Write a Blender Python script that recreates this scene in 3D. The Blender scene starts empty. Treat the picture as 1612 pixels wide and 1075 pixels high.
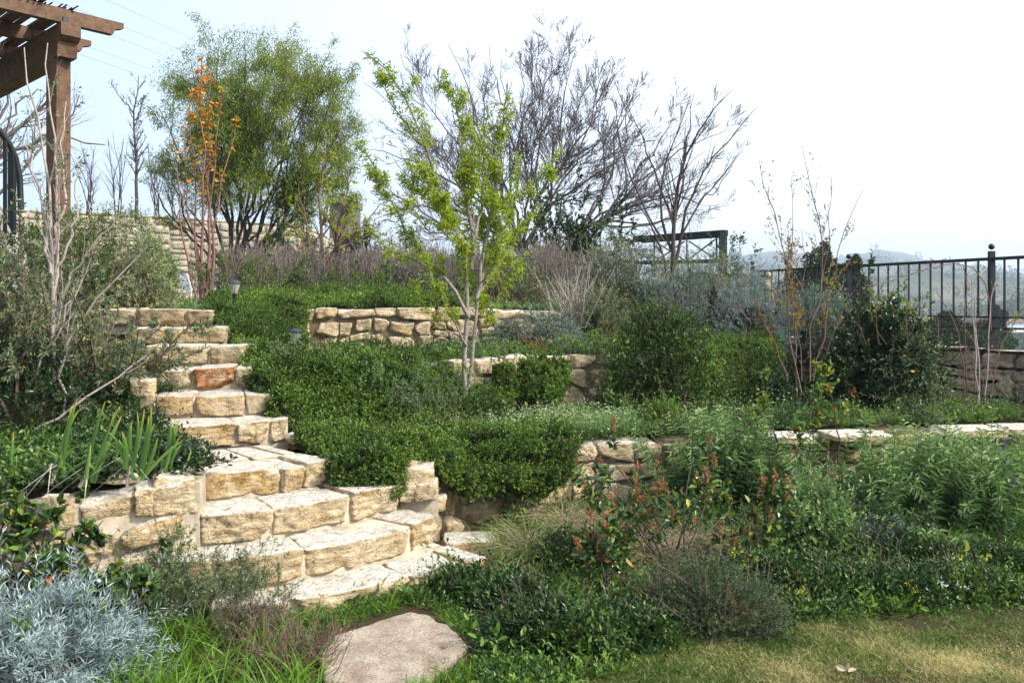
import bpy, math, numpy as np
R = math.radians
sc = bpy.context.scene
col = sc.collection
# ---------------------------------------------------------------- camera
F, CX, HY, EH = 1343.0, 806.0, 475.0, 1.75      # focal in photo pixels, centre column, horizon row, eye height
cd = bpy.data.cameras.new('camera'); cam = bpy.data.objects.new('camera', cd); col.objects.link(cam)
cd.sensor_width = 36; cd.lens = 36 * F / 1612; cd.shift_y = -62.5 / 1612
cd.clip_start = .05; cd.clip_end = 6000
cam.location = (0, 0, EH); cam.rotation_euler = (R(90), 0, 0)
sc.camera = cam
# ---------------------------------------------------------------- light
HAZE = .0006
SUN_EL, SUN_AZ = R(40), R(112)                   # azimuth measured from straight ahead towards the right
w = bpy.data.worlds.new('World'); sc.world = w; w.use_nodes = True
wn = w.node_tree; bg = wn.nodes['Background']
sky = wn.nodes.new('ShaderNodeTexSky'); sky.sky_type = 'NISHITA'; sky.sun_disc = False
sky.sun_elevation = SUN_EL; sky.sun_rotation = SUN_AZ
sky.air_density = .8; sky.dust_density = 2.5; sky.ozone_density = 1.0
hz = wn.nodes.new('ShaderNodeMix'); hz.data_type = 'RGBA'; hz.inputs[7].default_value = (5.6, 5.85, 6.2, 1)   # bright high veil, thicker towards the right
tc = wn.nodes.new('ShaderNodeTexCoord'); sx = wn.nodes.new('ShaderNodeSeparateXYZ'); mr_ = wn.nodes.new('ShaderNodeMapRange'); wn.links.new(tc.outputs['Generated'], sx.inputs[0])
cn = wn.nodes.new('ShaderNodeTexNoise'); cn.inputs['Scale'].default_value = 1.6; cn.inputs['Detail'].default_value = 6; wn.links.new(tc.outputs['Generated'], cn.inputs[0])
ad = wn.nodes.new('ShaderNodeMath'); ad.operation = 'MULTIPLY_ADD'; ad.inputs[1].default_value = .5; wn.links.new(cn.outputs[0], ad.inputs[0]); wn.links.new(sx.outputs[0], ad.inputs[2])
for i_, v_ in ((1, -.45), (2, .75), (3, .1), (4, .82)): mr_.inputs[i_].default_value = v_
wn.links.new(ad.outputs[0], mr_.inputs[0]); wn.links.new(mr_.outputs[0], hz.inputs[0])
wn.links.new(sky.outputs[0], hz.inputs[6]); wn.links.new(hz.outputs[2], bg.inputs[0]); bg.inputs[1].default_value = .14
sl = bpy.data.lights.new('sun', 'SUN'); sun = bpy.data.objects.new('sun', sl); col.objects.link(sun)
sl.energy = 2.9; sl.angle = R(9); sl.color = (1, .95, .86)
sun.rotation_euler = (R(90) - SUN_EL, 0, -SUN_AZ + math.pi)
sun.rotation_euler = (R(90) - SUN_EL, 0, math.pi - SUN_AZ)
sc.view_settings.view_transform = 'Standard'; sc.view_settings.look = 'None'
sc.view_settings.exposure = 1.25; sc.view_settings.gamma = 1
sc.cycles.max_bounces = 6; sc.cycles.diffuse_bounces = 3; sc.cycles.transmission_bounces = 3
sc.cycles.glossy_bounces = 2; sc.cycles.transparent_max_bounces = 4; sc.cycles.volume_bounces = 0
sc.cycles.caustics_reflective = False; sc.cycles.caustics_refractive = False
# ---------------------------------------------------------------- helpers
rng = np.random.default_rng(11)
A = np.array
def pd(x, y, d): return A([(x - CX) * d / F, d, EH + (HY - y) * d / F])     # photo pixel at depth d (m)
def xd(x, d, z): return A([(x - CX) * d / F, d, z])
def U(a, b, n=None): return rng.uniform(a, b, n)
def N(*s): return rng.standard_normal(s)
def nrm(v): return v / np.maximum(np.linalg.norm(v, axis=-1, keepdims=True), 1e-9)
def _h(i, j, k, s):
    n = (i * 73856093) ^ (j * 19349663) ^ (k * 83492791) ^ (s * 2654435)
    n = (n ^ (n >> 13)) * 1274126177
    return ((n ^ (n >> 16)) & 0xffff) / 65535.0
def vn(p, f=1., s=0):                            # value noise, -1..1
    p = np.asarray(p, float) * f + 100.5; i = np.floor(p).astype(np.int64); t = p - i; t = t * t * (3 - 2 * t)
    r = 0
    for a in (0, 1):
        for b in (0, 1):
            for c in (0, 1):
                wt = (t[..., 0] if a else 1 - t[..., 0]) * (t[..., 1] if b else 1 - t[..., 1]) * (t[..., 2] if c else 1 - t[..., 2])
                r = r + wt * _h(i[..., 0] + a, i[..., 1] + b, i[..., 2] + c, s)
    return r * 2 - 1
def fbm(p, f=1., o=3, s=0): return sum(vn(p, f * 2 ** k, s + k) * .5 ** k for k in range(o))
class MB:
    """collects faces, links them as ONE mesh object"""
    def __init__(s): s.v, s.t, s.f, s.m, s.n, s.sm = [], [], [], [], 0, []
    def add(s, v, f, tint=.5, mi=0, sm=False):
        v = np.asarray(v, float).reshape(-1, 3); f = np.asarray(f, np.int64)
        s.v.append(v); s.t.append(np.broadcast_to(np.asarray(tint, float), (len(v),)))
        s.f.append(f + s.n); s.m.append(np.full(len(f), mi)); s.sm.append(np.full(len(f), sm)); s.n += len(v)
    def build(s, name, mats, parent=None, loc=None):
        v = np.concatenate(s.v); me = bpy.data.meshes.new(name)
        o = bpy.data.objects.new(name, me); col.objects.link(o)
        if parent is not None: o.parent = parent; off = A(parent['_l']) if '_l' in parent else A([0., 0, 0])
        else: off = A([0., 0, 0]) if loc is None else A(loc); o.location = off
        v = v - off
        me.vertices.add(len(v)); me.vertices.foreach_set('co', v.astype(np.float32).ravel())
        li = np.concatenate([f.ravel() for f in s.f]); tot = np.concatenate([np.full(len(f), f.shape[1]) for f in s.f])
        me.loops.add(len(li)); me.loops.foreach_set('vertex_index', li.astype(np.int32))
        me.polygons.add(len(tot)); me.polygons.foreach_set('loop_start', (np.cumsum(tot) - tot).astype(np.int32))
        me.polygons.foreach_set('material_index', np.concatenate(s.m).astype(np.int32))
        me.polygons.foreach_set('use_smooth', np.concatenate(s.sm))
        at = me.attributes.new('tint', 'FLOAT', 'POINT'); at.data.foreach_set('value', np.concatenate(s.t).astype(np.float32))
        for m in (mats if isinstance(mats, (list, tuple)) else [mats]): me.materials.append(m)
        me.update(calc_edges=True)
        return o
def tag(o, label=None, cat=None, group=None, kind=None):
    for k, v in (('label', label), ('category', cat), ('group', group), ('kind', kind)):
        if v: o[k] = v
    return o
def thing(name, label, cat, loc, group=None):
    e = bpy.data.objects.new(name, None); col.objects.link(e); e.location = tuple(loc); e['_l'] = [float(c) for c in loc]
    e.empty_display_size = .1
    return tag(e, label, cat, group, 'thing')
# ---------------------------------------------------------------- materials
class NT:
    def __init__(s, name):
        s.m = bpy.data.materials.new(name); s.m.use_nodes = True; s.t = s.m.node_tree; s.p = s.t.nodes['Principled BSDF']
    def n(s, k, **kw):
        x = s.t.nodes.new(k)
        for a, b in kw.items():
            if a[0] == '_': x.inputs[a[1:].replace('_', ' ')].default_value = b
            else: setattr(x, a, b)
        return x
    def l(s, a, b): s.t.links.new(a, b)
    def pos(s): return s.n('ShaderNodeNewGeometry').outputs['Position']
    def noise(s, scale, det=4, rough=.6, vec=None, dist=0):
        x = s.n('ShaderNodeTexNoise', _Scale=scale, _Detail=det, _Roughness=rough, _Distortion=dist); s.l(vec or s.pos(), x.inputs['Vector']); return x.outputs['Fac']
    def ramp(s, fac, stops, interp='LINEAR'):
        x = s.n('ShaderNodeValToRGB'); c = x.color_ramp; c.interpolation = interp
        while len(c.elements) < len(stops): c.elements.new(.5)
        for e, (p, k) in zip(c.elements, stops): e.position = p; e.color = (*k, 1) if len(k) == 3 else k
        s.l(fac, x.inputs[0]); return x.outputs[0]
    def mix(s, fac, a, b, mode='MIX'):
        x = s.n('ShaderNodeMix', data_type='RGBA', blend_type=mode)
        for v, i in ((fac, 0), (a, 6), (b, 7)):
            if hasattr(v, 'is_linked'): s.l(v, x.inputs[i])
            else: x.inputs[i].default_value = v if i == 0 or len(v) == 4 else (*v, 1)
        return x.outputs[2]
    def math(s, op, a, b=0.):
        x = s.n('ShaderNodeMath', operation=op)
        for i, v in enumerate((a, b)):
            if hasattr(v, 'is_linked'): s.l(v, x.inputs[i])
            else: x.inputs[i].default_value = v
        return x.outputs[0]
    def tint(s): return s.n('ShaderNodeAttribute', attribute_name='tint').outputs['Fac']
    def bump(s, h, dist=.01, st=1.):
        x = s.n('ShaderNodeBump', _Strength=st, _Distance=dist); s.l(h, x.inputs['Height']); s.l(x.outputs[0], s.p.inputs['Normal']); return x
def leafm(name, stops, rough=.5, tr=.3, spec=.4, gain=1., warm=(1.12, 1.04, .72)):
    """foliage: colour runs along the leaf tint value; some light passes through"""
    t = NT(name); c = t.ramp(t.tint(), [(p, tuple(min(.9, k * gain * w_) for k, w_ in zip(q, warm))) for p, q in stops]); nz = t.noise(3., 2)
    c = t.mix(.35, c, t.ramp(nz, [(.3, (.35, .35, .35)), (.7, (.75, .75, .7))]), 'OVERLAY')
    t.l(c, t.p.inputs['Base Color']); t.p.inputs['Roughness'].default_value = rough; t.p.inputs['Specular IOR Level'].default_value = spec * .85
    if tr > 0:
        tl = t.n('ShaderNodeBsdfTranslucent'); t.l(t.mix(1., c, (1.2, 1.25, .7), 'MULTIPLY'), tl.inputs[0])
        ms = t.n('ShaderNodeMixShader', _Fac=tr); t.l(t.p.outputs[0], ms.inputs[1]); t.l(tl.outputs[0], ms.inputs[2])
        t.l(ms.outputs[0], t.t.nodes['Material Output'].inputs[0])
    return t.m
def woodm(name, a, b, scale=40, rough=.85, st=.6):
    t = NT(name); nz = t.noise(scale, 5); c = t.ramp(nz, [(.3, a), (.7, b)])
    t.l(c, t.p.inputs['Base Color']); t.p.inputs['Roughness'].default_value = rough; t.bump(nz, .004, st); t.p.inputs['Specular IOR Level'].default_value = .2
    return t.m
def flatm(name, c, rough=.5, metal=0, spec=.5, var=.0):
    t = NT(name); t.p.inputs['Roughness'].default_value = rough; t.p.inputs['Metallic'].default_value = metal; t.p.inputs['Specular IOR Level'].default_value = spec
    c2 = tuple(min(1, k * (1.25 + var)) for k in c); c1 = tuple(k * (.8 - var) for k in c)
    nz = t.noise(25., 4); t.l(t.ramp(nz, [(.3, c1), (.7, c2)]), t.p.inputs['Base Color']); return t.m
def stonem(name, pale=(.66, .52, .33), ochre=(.50, .32, .12), white=(.72, .62, .46), rust=None, dark=1.):
    t = NT(name); g = t.n('ShaderNodeNewGeometry'); pos = g.outputs['Position']
    n1 = t.noise(4.5, 5, .6, pos, .6); n2 = t.noise(14., 5, .65, pos); n3 = t.noise(60., 4, .7, pos); ti = t.tint()
    base = t.mix(t.math('MULTIPLY', t.math('ADD', n1, -.36), 2.6), pale, ochre)
    s1 = t.n('ShaderNodeMath', operation='ADD', use_clamp=True); t.l(t.math('MULTIPLY', t.math('SUBTRACT', n1, .42), 3.2), s1.inputs[0]); t.l(t.math('MULTIPLY', t.math('SUBTRACT', ti, .5), .9), s1.inputs[1])
    base = t.mix(s1.outputs[0], pale, ochre)
    if rust: base = t.mix(t.ramp(ti, [(.965, (0, 0, 0)), (.97, (1, 1, 1))]), base, t.mix(t.ramp(n2, [(.52, (0, 0, 0)), (.6, (1, 1, 1))]), rust, pale))
    base = t.mix(t.ramp(n2, [(.42, (0, 0, 0)), (.72, (.75, .75, .75))]), base, white)
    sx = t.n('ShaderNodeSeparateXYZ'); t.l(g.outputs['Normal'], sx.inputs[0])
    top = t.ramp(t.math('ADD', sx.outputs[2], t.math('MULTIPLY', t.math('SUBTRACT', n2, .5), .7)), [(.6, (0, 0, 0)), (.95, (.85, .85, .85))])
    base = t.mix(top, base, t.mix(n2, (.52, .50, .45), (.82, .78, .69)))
    pits = t.ramp(t.math('ADD', t.math('MULTIPLY', n3, .55), t.math('MULTIPLY', n2, .45)), [(.36, (.12, .11, .09)), (.47, (1, 1, 1))])
    base = t.mix(.8, base, pits, 'MULTIPLY')
    lich = t.ramp(t.noise(2.2, 6, .7, pos), [(.55, (1, 1, 1)), (.72, (.42, .42, .38))])
    base = t.mix(.65, base, lich, 'MULTIPLY')
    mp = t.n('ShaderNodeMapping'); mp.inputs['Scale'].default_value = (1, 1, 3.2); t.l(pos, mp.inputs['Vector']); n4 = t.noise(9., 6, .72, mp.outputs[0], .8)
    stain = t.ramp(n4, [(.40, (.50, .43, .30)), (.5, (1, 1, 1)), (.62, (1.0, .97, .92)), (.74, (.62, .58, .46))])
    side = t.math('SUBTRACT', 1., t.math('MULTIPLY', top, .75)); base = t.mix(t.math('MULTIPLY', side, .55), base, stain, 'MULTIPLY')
    if dark != 1.: base = t.mix(1., base, (dark, dark, dark), 'MULTIPLY')
    t.l(base, t.p.inputs['Base Color']); t.p.inputs['Roughness'].default_value = .92; t.p.inputs['Specular IOR Level'].default_value = .15
    h = t.math('ADD', t.math('ADD', t.math('MULTIPLY', n2, 1.), t.math('MULTIPLY', n3, .5)), t.math('MULTIPLY', n4, 1.1)); t.bump(h, .035, 1.)
    return t.m
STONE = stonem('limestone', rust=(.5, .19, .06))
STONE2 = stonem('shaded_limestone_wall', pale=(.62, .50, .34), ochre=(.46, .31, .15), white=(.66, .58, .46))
def mortarm(name, c):
    t = NT(name); n = t.noise(18., 5); t.l(t.mix(t.ramp(t.noise(5., 6, .7), [(.35, (0, 0, 0)), (.6, (1, 1, 1))]), tuple(k * .55 for k in c), c), t.p.inputs['Base Color']); t.p.inputs['Roughness'].default_value = .95
    t.p.inputs['Specular IOR Level'].default_value = .1; t.bump(n, .012, .8); return t.m
MORTAR = mortarm('sandy_mortar', (.50, .425, .32)); FILL = mortarm('joint_fill', (.20, .155, .10))
def soilm(name, a, b, c, sc1=6., sc2=50.):
    t = NT(name); n1 = t.noise(sc1, 5); n2 = t.noise(sc2, 5, .7)
    k = t.mix(t.ramp(n1, [(.42, (0, 0, 0)), (.6, (1, 1, 1))]), t.ramp(n2, [(.35, a), (.65, b)]), c)
    t.l(k, t.p.inputs['Base Color']); t.p.inputs['Roughness'].default_value = 1; t.p.inputs['Specular IOR Level'].default_value = .05; t.bump(n2, .03, .8); return t.m
SOIL = soilm('garden_soil', (.035, .022, .014), (.09, .06, .04), (.04, .05, .02))
# ---------------------------------------------------------------- shape makers (all vectorised)
def tubes(mb, P, Rr, sides=4, tint=.5, mi=0):
    """P (n,k,3) polylines, Rr (n,k) radii"""
    n, k, _ = P.shape
    T = np.empty_like(P); T[:, 1:-1] = P[:, 2:] - P[:, :-2]; T[:, 0] = P[:, 1] - P[:, 0]; T[:, -1] = P[:, -1] - P[:, -2]; T = nrm(T)
    m = nrm(P[:, -1] - P[:, 0]); ref = np.where(np.abs(m[:, 2:3]) > .8, A([[1., .13, 0]]), A([[0., .1, 1.]])); ref = np.repeat(ref[:, None], k, 1)
    X = nrm(np.cross(T, ref)); Y = np.cross(T, X)
    a = np.arange(sides) * 2 * math.pi / sides
    v = P[:, :, None] + Rr[:, :, None, None] * (X[:, :, None] * np.cos(a)[:, None] + Y[:, :, None] * np.sin(a)[:, None])
    b = (np.arange(n) * k * sides)[:, None, None] + (np.arange(k - 1) * sides)[None, :, None]; s0 = np.arange(sides); s1 = (s0 + 1) % sides
    f = np.stack([b + s0, b + s1, b + sides + s1, b + sides + s0], -1).reshape(-1, 4)
    tt = np.broadcast_to(np.asarray(tint, float).reshape(-1, 1), (n, k * sides)).ravel() if np.ndim(tint) else tint
    mb.add(v, f, tt, mi, True)
def leaves(mb, P, D, L, W, tint=.5, kind='d', Nn=None, droop=0., mi=0):
    n = len(P)
    if n == 0: return
    D = nrm(D); L = np.broadcast_to(np.asarray(L, float), (n,))[:, None]; W = np.broadcast_to(np.asarray(W, float), (n,))[:, None]
    if Nn is None: Nn = N(n, 3) * .6 + A([0, 0, .8])
    S = nrm(np.cross(D, Nn)); Up = np.cross(S, D)
    tip = P + D * L - A([0, 0, 1]) * droop * L
    tt = np.broadcast_to(np.asarray(tint, float), (n,))
    if kind == 'd':
        c = P + D * L * .5 + Up * W * .22
        v = np.stack([P, c + S * W * .5, tip, c - S * W * .5], 1); f = np.arange(n * 4).reshape(n, 4); mb.add(v, f, np.repeat(tt, 4), mi)
    else:
        e = Up * W * .2; dz = A([0, 0, 1]) * droop * L
        v = np.stack([P, P + D * L * .28 + S * W * .42 + e, P + D * L * .66 + S * W * .42 + e - dz * .4, tip, P + D * L * .66 - S * W * .42 + e - dz * .4, P + D * L * .28 - S * W * .42 + e], 1)
        b = np.arange(n)[:, None] * 6; f = np.concatenate([b + A([0, 1, 2, 3]), b + A([3, 4, 5, 0])]); mb.add(v, f, np.repeat(tt, 6), mi)
def blades(mb, P, D, L, W, bend=.3, tint=.5, seg=3, mi=0, tip=.1):
    n = len(P); L = np.broadcast_to(np.asarray(L, float), (n,)); W = np.broadcast_to(np.asarray(W, float), (n,)); bend = np.broadcast_to(np.asarray(bend, float), (n,))
    D = nrm(D); h = D * A([1, 1, 0]); h = nrm(h + N(n, 3) * A([.15, .15, 0])); S = nrm(np.cross(D, A([0, 0, 1.])) + N(n, 3) * .35)
    t = np.linspace(0, 1, seg + 1)[None, :, None]
    c = P[:, None] + D[:, None] * L[:, None, None] * t + (h[:, None] * .7 - A([0, 0, .6])) * (bend * L)[:, None, None] * t ** 2
    ww = W[:, None, None] * .5 * np.maximum(tip, 1 - t ** 2)
    v = np.stack([c - S[:, None] * ww, c + S[:, None] * ww], 2).reshape(n, -1, 3)
    b = np.arange(n)[:, None, None] * (2 * seg + 2) + (np.arange(seg) * 2)[None, :, None]
    f = (b + A([0, 1, 3, 2])).reshape(-1, 4)
    mb.add(v, f, np.repeat(np.broadcast_to(np.asarray(tint, float), (n,)), 2 * seg + 2), mi)
def at(P, t):
    """points and tangents at t (n,) on polylines P (n,k,3)"""
    k = P.shape[1]; u = t * (k - 1); i = np.minimum(u.astype(int), k - 2); fr = (u - i)[:, None]; r = np.arange(len(P))
    a, b = P[r, i], P[r, i + 1]; return a + (b - a) * fr, nrm(b - a)
def perp(T):
    v = N(*T.shape); v -= (v * T).sum(-1, keepdims=True) * T; return nrm(v)
def walk(P0, D0, L, k, up=.1, wob=.1, side=None):
    n = len(P0); P = np.empty((n, k, 3)); P[:, 0] = P0; D = nrm(D0); L = np.broadcast_to(np.asarray(L, float), (n,))[:, None] / (k - 1)
    for j in range(1, k):
        P[:, j] = P[:, j - 1] + D * L; D = nrm(D + N(n, 3) * wob + A([0, 0, up]))
    return P
def grow(P, Rr, num, t0=.25, t1=.95, ang=.7, L=.5, k=5, up=.1, wob=.12, rr=.55, tip=.25, fall=.5):
    n = len(P); pl = np.linalg.norm(np.diff(P, axis=1), axis=2).sum(1)
    idx = rng.choice(n, num, p=pl / pl.sum()); t = U(t0, t1, num); p, T = at(P[idx], t)
    D = T * math.cos(ang) + perp(T) * math.sin(ang) * U(.6, 1.3, (num, 1))
    LL = L * pl[idx] * (1 - fall * t) * U(.6, 1.3, num)
    q = walk(p, D, LL, k, up, wob); u = t * (Rr.shape[1] - 1); i = np.minimum(u.astype(int), Rr.shape[1] - 2)
    r0 = (Rr[idx, i] * (1 - (u - i)) + Rr[idx, i + 1] * (u - i)) * rr
    return q, r0[:, None] * np.linspace(1, tip, k)[None]
def onbr(P, num, t0=.1, t1=1., out=1.2):
    """positions and outward directions for leaves along branches"""
    pl = np.linalg.norm(np.diff(P, axis=1), axis=2).sum(1); idx = rng.choice(len(P), num, p=pl / pl.sum())
    p, T = at(P[idx], U(t0, t1, num)); return p, nrm(T + perp(T) * out)
def limb(pts, r0, r1, k=9, wob=.01):
    """smooth limb through photo pixels (x, y, depth)"""
    q = A([pd(*p) for p in pts]); s = np.r_[0, np.cumsum(np.linalg.norm(np.diff(q, axis=0), axis=1))]; u = np.linspace(0, s[-1], k)
    P = np.stack([np.interp(u, s, q[:, i]) for i in range(3)], 1)
    for _ in range(1): P[1:-1] = P[1:-1] * .5 + (P[:-2] + P[2:]) * .25
    P[1:-1] += N(k - 2, 3) * wob
    return P, np.linspace(r0, r1, k)
def limbs(ls, k=9, wob=.01):
    a = [limb(p, r0, r1, k, wob) for p, r0, r1 in ls]; return np.stack([x[0] for x in a]), np.stack([x[1] for x in a])
# stones -----------------------------------------------------------
def _cs(n):
    g = np.linspace(-1, 1, n); a, b = np.meshgrid(g, g, indexing='ij'); a, b = a.ravel(), b.ravel(); o = np.ones_like(a); V = []; Fc = []; q = 0
    i, j = np.meshgrid(np.arange(n - 1), np.arange(n - 1), indexing='ij'); i, j = i.ravel(), j.ravel()
    for ax in range(3):
        for sg in (1, -1):
            v = [None] * 3; v[ax] = o * sg; v[(ax + 1) % 3] = a; v[(ax + 2) % 3] = b; V.append(np.stack(v, 1))
            f = np.stack([i * n + j, (i + 1) * n + j, (i + 1) * n + j + 1, i * n + j + 1], 1); Fc.append((f if sg > 0 else f[:, ::-1]) + q); q += n * n
    V = np.concatenate(V); F_ = np.concatenate(Fc); key = np.round(V * 1e4).astype(int); _, ix, inv = np.unique(key, axis=0, return_index=True, return_inverse=True)
    return V[ix], inv.ravel()[F_]
_T = {}
def stone(mb, C8, n=9, pw=8., rough=.012, cuts=5, tint=None, mi=0, flat_top=False, keep=0., cmin=.74):
    """a rough stone filling the box with corners C8 (2,2,2,3): index [u along, v up, w back to front]"""
    if n not in _T: _T[n] = _cs(n)
    V, Fq = _T[n]; pw = pw * U(1.6, 3.2); p = V / (np.abs(V) ** pw).sum(1, keepdims=True) ** (1 / pw)
    for c in range(cuts):
        d = N(3) * A([.9, .9, .7]) + A([0, 0 if not flat_top else -.6, .5]); d = d / np.linalg.norm(d); h = (p @ d).max() * U(cmin, .97); o = np.maximum(p @ d - h, 0); p = p - o[:, None] * d
    u = (p * .5 + .5)
    if n >= 13: u = u * 1.02 - .01
    if keep: u = u * (1 - 2 * keep) + keep
    q = C8(u) if callable(C8) else 0
    for a in (0, 1) if not callable(C8) else ():
        for b in (0, 1):
            for c in (0, 1):
                wt = (u[:, 0] if a else 1 - u[:, 0]) * (u[:, 1] if b else 1 - u[:, 1]) * (u[:, 2] if c else 1 - u[:, 2]); q = q + wt[:, None] * C8[a][b][c]
    cen = q.mean(0); dr = nrm(q - cen); sd = int(U(0, 999))
    ds = (fbm(q, 6., 3, sd) * rough + np.abs(vn(q, 13., sd)) * -rough * 1.1 + (1 - np.abs(vn(q, 26., sd + 1))) ** 3 * -rough * .5)
    if flat_top: ds = np.where(p[:, 1] > .8, ds * .45, ds)
    q = q + dr * ds[:, None]
    mb.add(q, Fq, U(0, .95) if tint is None else tint, mi, True)
def curve(path):
    q = A(path, float); s = np.r_[0, np.cumsum(np.linalg.norm(np.diff(q[:, :2], axis=0), axis=1))]
    def f(t): return np.stack([np.interp(t, s, q[:, i]) for i in range(q.shape[1])], -1)
    return f, s[-1]
def wall(mb, path, ztop, zbot, depth=.3, bk=-.06, mn=.16, mx=.42, gap=.008, warp=.03, cap=.0, mi=0, n=8, cuts=6, rough=.012, back=True, maxh=.26, tintf=None, fi=1):
    """dry stone wall: path of (x,y[,top,bottom]) left to right, seen from the front (path's right-hand side)"""
    if len(path[0]) == 2: path = [(x, y, ztop, zbot) for x, y in path]
    f, Lw = curve(path); H = max(p[2] - p[3] for p in path); rect = []
    def split(a, b, c, d):
        wd, hh = b - a, d - c
        if (wd > mx or (wd > mn * 2 and wd > hh * 1.5 and U(0, 1) < .8)) and wd > mn * 1.5 and wd > hh * .8:
            m = a + wd * U(.36, .64); split(a, m, c, d); split(m, b, c, d)
        elif hh > maxh or (hh > mn * 1.25 and hh > wd * 1.05): m = c + hh * U(.38, .62); split(a, b, c, m); split(a, b, m, d)
        else: rect.append((a, b, c, d))
    top = H - (cap if cap else 0)
    if cap:
        a = 0
        while a < Lw - .05:
            b = min(Lw, a + U(mn * 1.2, mx * 1.2)); b = Lw if Lw - b < mn * .7 else b; rect.append((a, b, top + U(-.02, .02), H + U(-.02, .025))); a = b
    x = 0
    while x < Lw - 1e-3:
        b = min(Lw, x + U(.7, 1.2)); b = Lw if Lw - b < .4 else b; split(x, b, 0, top); x = b
    def W3(s, z, w):
        o = A([s, z, 3.3]); s2 = s + vn(o, 3.1, 5) * warp; z2 = z + vn(o, 2.7, 9) * warp * (0 if z < .02 or z > H - .05 else 1)
        q = f(np.clip(s2, 0, Lw)); q2 = f(min(Lw, s2 + .05)); q1 = f(max(0, s2 - .05)); t = nrm((q2 - q1)[:2]); nr = A([t[1], -t[0]])
        zz = q[3] + z2 / H * (q[2] - q[3]); return A([q[0] + nr[0] * w, q[1] + nr[1] * w, zz])
    for (a, b, c, d) in rect:
        g = gap * U(.6, 1.6); fr = U(-.015, .03); C = [[[W3(s, z, w) for w in (-depth, fr)] for z in (c + g, d - g)] for s in (a + g, b - g)]
        stone(mb, A(C), n, 7., rough, cuts, None if tintf is None else tintf())
    if back:
        m = max(2, int(Lw / .3)); ss = np.linspace(0.02, Lw - .02, m); lo = A([W3(s, 0, bk) for s in ss]); hi = A([W3(s, H - .05, bk) for s in ss]); lo[:, 2] -= .1
        lo2 = A([W3(s, 0, -depth) for s in ss]); hi2 = A([W3(s, H - .05, -depth) for s in ss])
        v = np.concatenate([lo, hi, hi2, lo2]); i = np.arange(m - 1); mb.add(v, np.concatenate([np.stack([i, i + 1, i + 1 + m, i + m], 1), np.stack([i + m, i + m + 1, i + 1 + 2 * m, i + 2 * m], 1)]), .5, fi)
def loft(mb, rows, nu=40, nv=20, amp=.02, f=3., mi=0, tint=.5, sm=True):
    """ground sheet lofted through rows of 3-D points"""
    R_ = []
    for r in rows:
        q = A(r, float); s = np.r_[0, np.cumsum(np.linalg.norm(np.diff(q, axis=0), axis=1))]; u = np.linspace(0, s[-1], nu); R_.append(np.stack([np.interp(u, s, q[:, i]) for i in range(3)], 1))
    R_ = A(R_); t = np.linspace(0, len(rows) - 1, nv); i = np.minimum(t.astype(int), len(rows) - 2); fr = (t - i)[:, None, None]; G = R_[i] * (1 - fr) + R_[i + 1] * fr
    G[..., 2] += fbm(G, f, 3, 3) * amp
    a, b = np.meshgrid(np.arange(nv - 1), np.arange(nu - 1), indexing='ij'); a, b = a.ravel(), b.ravel()
    mb.add(G, np.stack([a * nu + b, a * nu + b + 1, (a + 1) * nu + b + 1, (a + 1) * nu + b], 1), tint, mi, sm)
    return G
def box(mb, c, ax, ay, az, mi=0, tint=.5):
    """box from centre and three half-axis vectors"""
    c, ax, ay, az = map(A, (c, ax, ay, az)); v = A([c + i * ax + j * ay + k * az for i in (-1, 1) for j in (-1, 1) for k in (-1, 1)], float)
    mb.add(v, [[0, 1, 3, 2], [4, 6, 7, 5], [0, 4, 5, 1], [2, 3, 7, 6], [0, 2, 6, 4], [1, 5, 7, 3]], tint, mi)
def bar(mb, a, b, r=.01, r2=None, mi=0):
    """square bar between two points"""
    a, b = A(a, float), A(b, float); d = b - a; L = np.linalg.norm(d); d = d / L; ref = A([0, 0, 1.]) if abs(d[2]) < .9 else A([1., 0, 0])
    x = np.cross(d, ref); x /= np.linalg.norm(x); y = np.cross(x, d); box(mb, (a + b) / 2, d * L / 2, x * r, y * (r2 or r), mi)
def tube1(mb, pts, r, sides=8, mi=0, tint=.5):
    P = A(pts, float)[None]; tubes(mb, P, np.broadcast_to(np.asarray(r, float), (1, P.shape[1])), sides, tint, mi)
# ================================================================ SETTING: terrain
def terrain_h(x, y):
    r = np.hypot(x, y); px = np.where(y > 1, CX + F * x / np.maximum(y, 1), np.where(x > 0, 3000, -2000)); px = np.clip(px, -600, 2600)
    line = (x - 4.2) * 4.84 + (y - 14.9) * 1.84      # beyond the boundary fence
    s = np.clip(line / 5.18, 0, None); out = np.clip((s - .4) / 60, 0, 1); far = np.clip((r - 40) / 120, 0, 1)
    base = -13 * np.maximum(out, far) ** .8
    h = base
    for Rr, w, X, Y in ((460, 110, [900, 1300, 1450, 1612, 1800], [500, 500, 496, 470, 460]), (850, 170, [900, 1200, 1350, 1450, 1520, 1612, 1750], [470, 448, 440, 438, 446, 452, 448]),
                        (1400, 230, [900, 1200, 1400, 1470, 1520, 1612, 1750], [470, 425, 418, 416, 424, 436, 440]), (2200, 240, [900, 1100, 1180, 1220, 1280, 1330, 1380, 1420, 1460, 1520, 1612, 1800], [440, 412, 402, 396, 399, 410, 398, 404, 418, 430, 440, 446])):
        crest = EH + (HY - np.interp(px, X, Y)) * Rr / F; crest = crest + vn(np.stack([px * .012, r * 0, r * 0 + Rr], -1), 1.) * Rr * .004
        h = np.maximum(h, base + (crest - base) * np.exp(-((r - Rr) / w) ** 2))
    nz = fbm(np.stack([x, y, x * 0], -1), .02, 4, 2) * np.clip((r - 60) / 200, 0, 1) * 3 + fbm(np.stack([x, y, x * 0], -1), .006, 3, 8) * np.clip((r - 300) / 900, 0, 1) * 9
    return h + nz - .02
mb = MB(); nr, na = 200, 520
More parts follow.
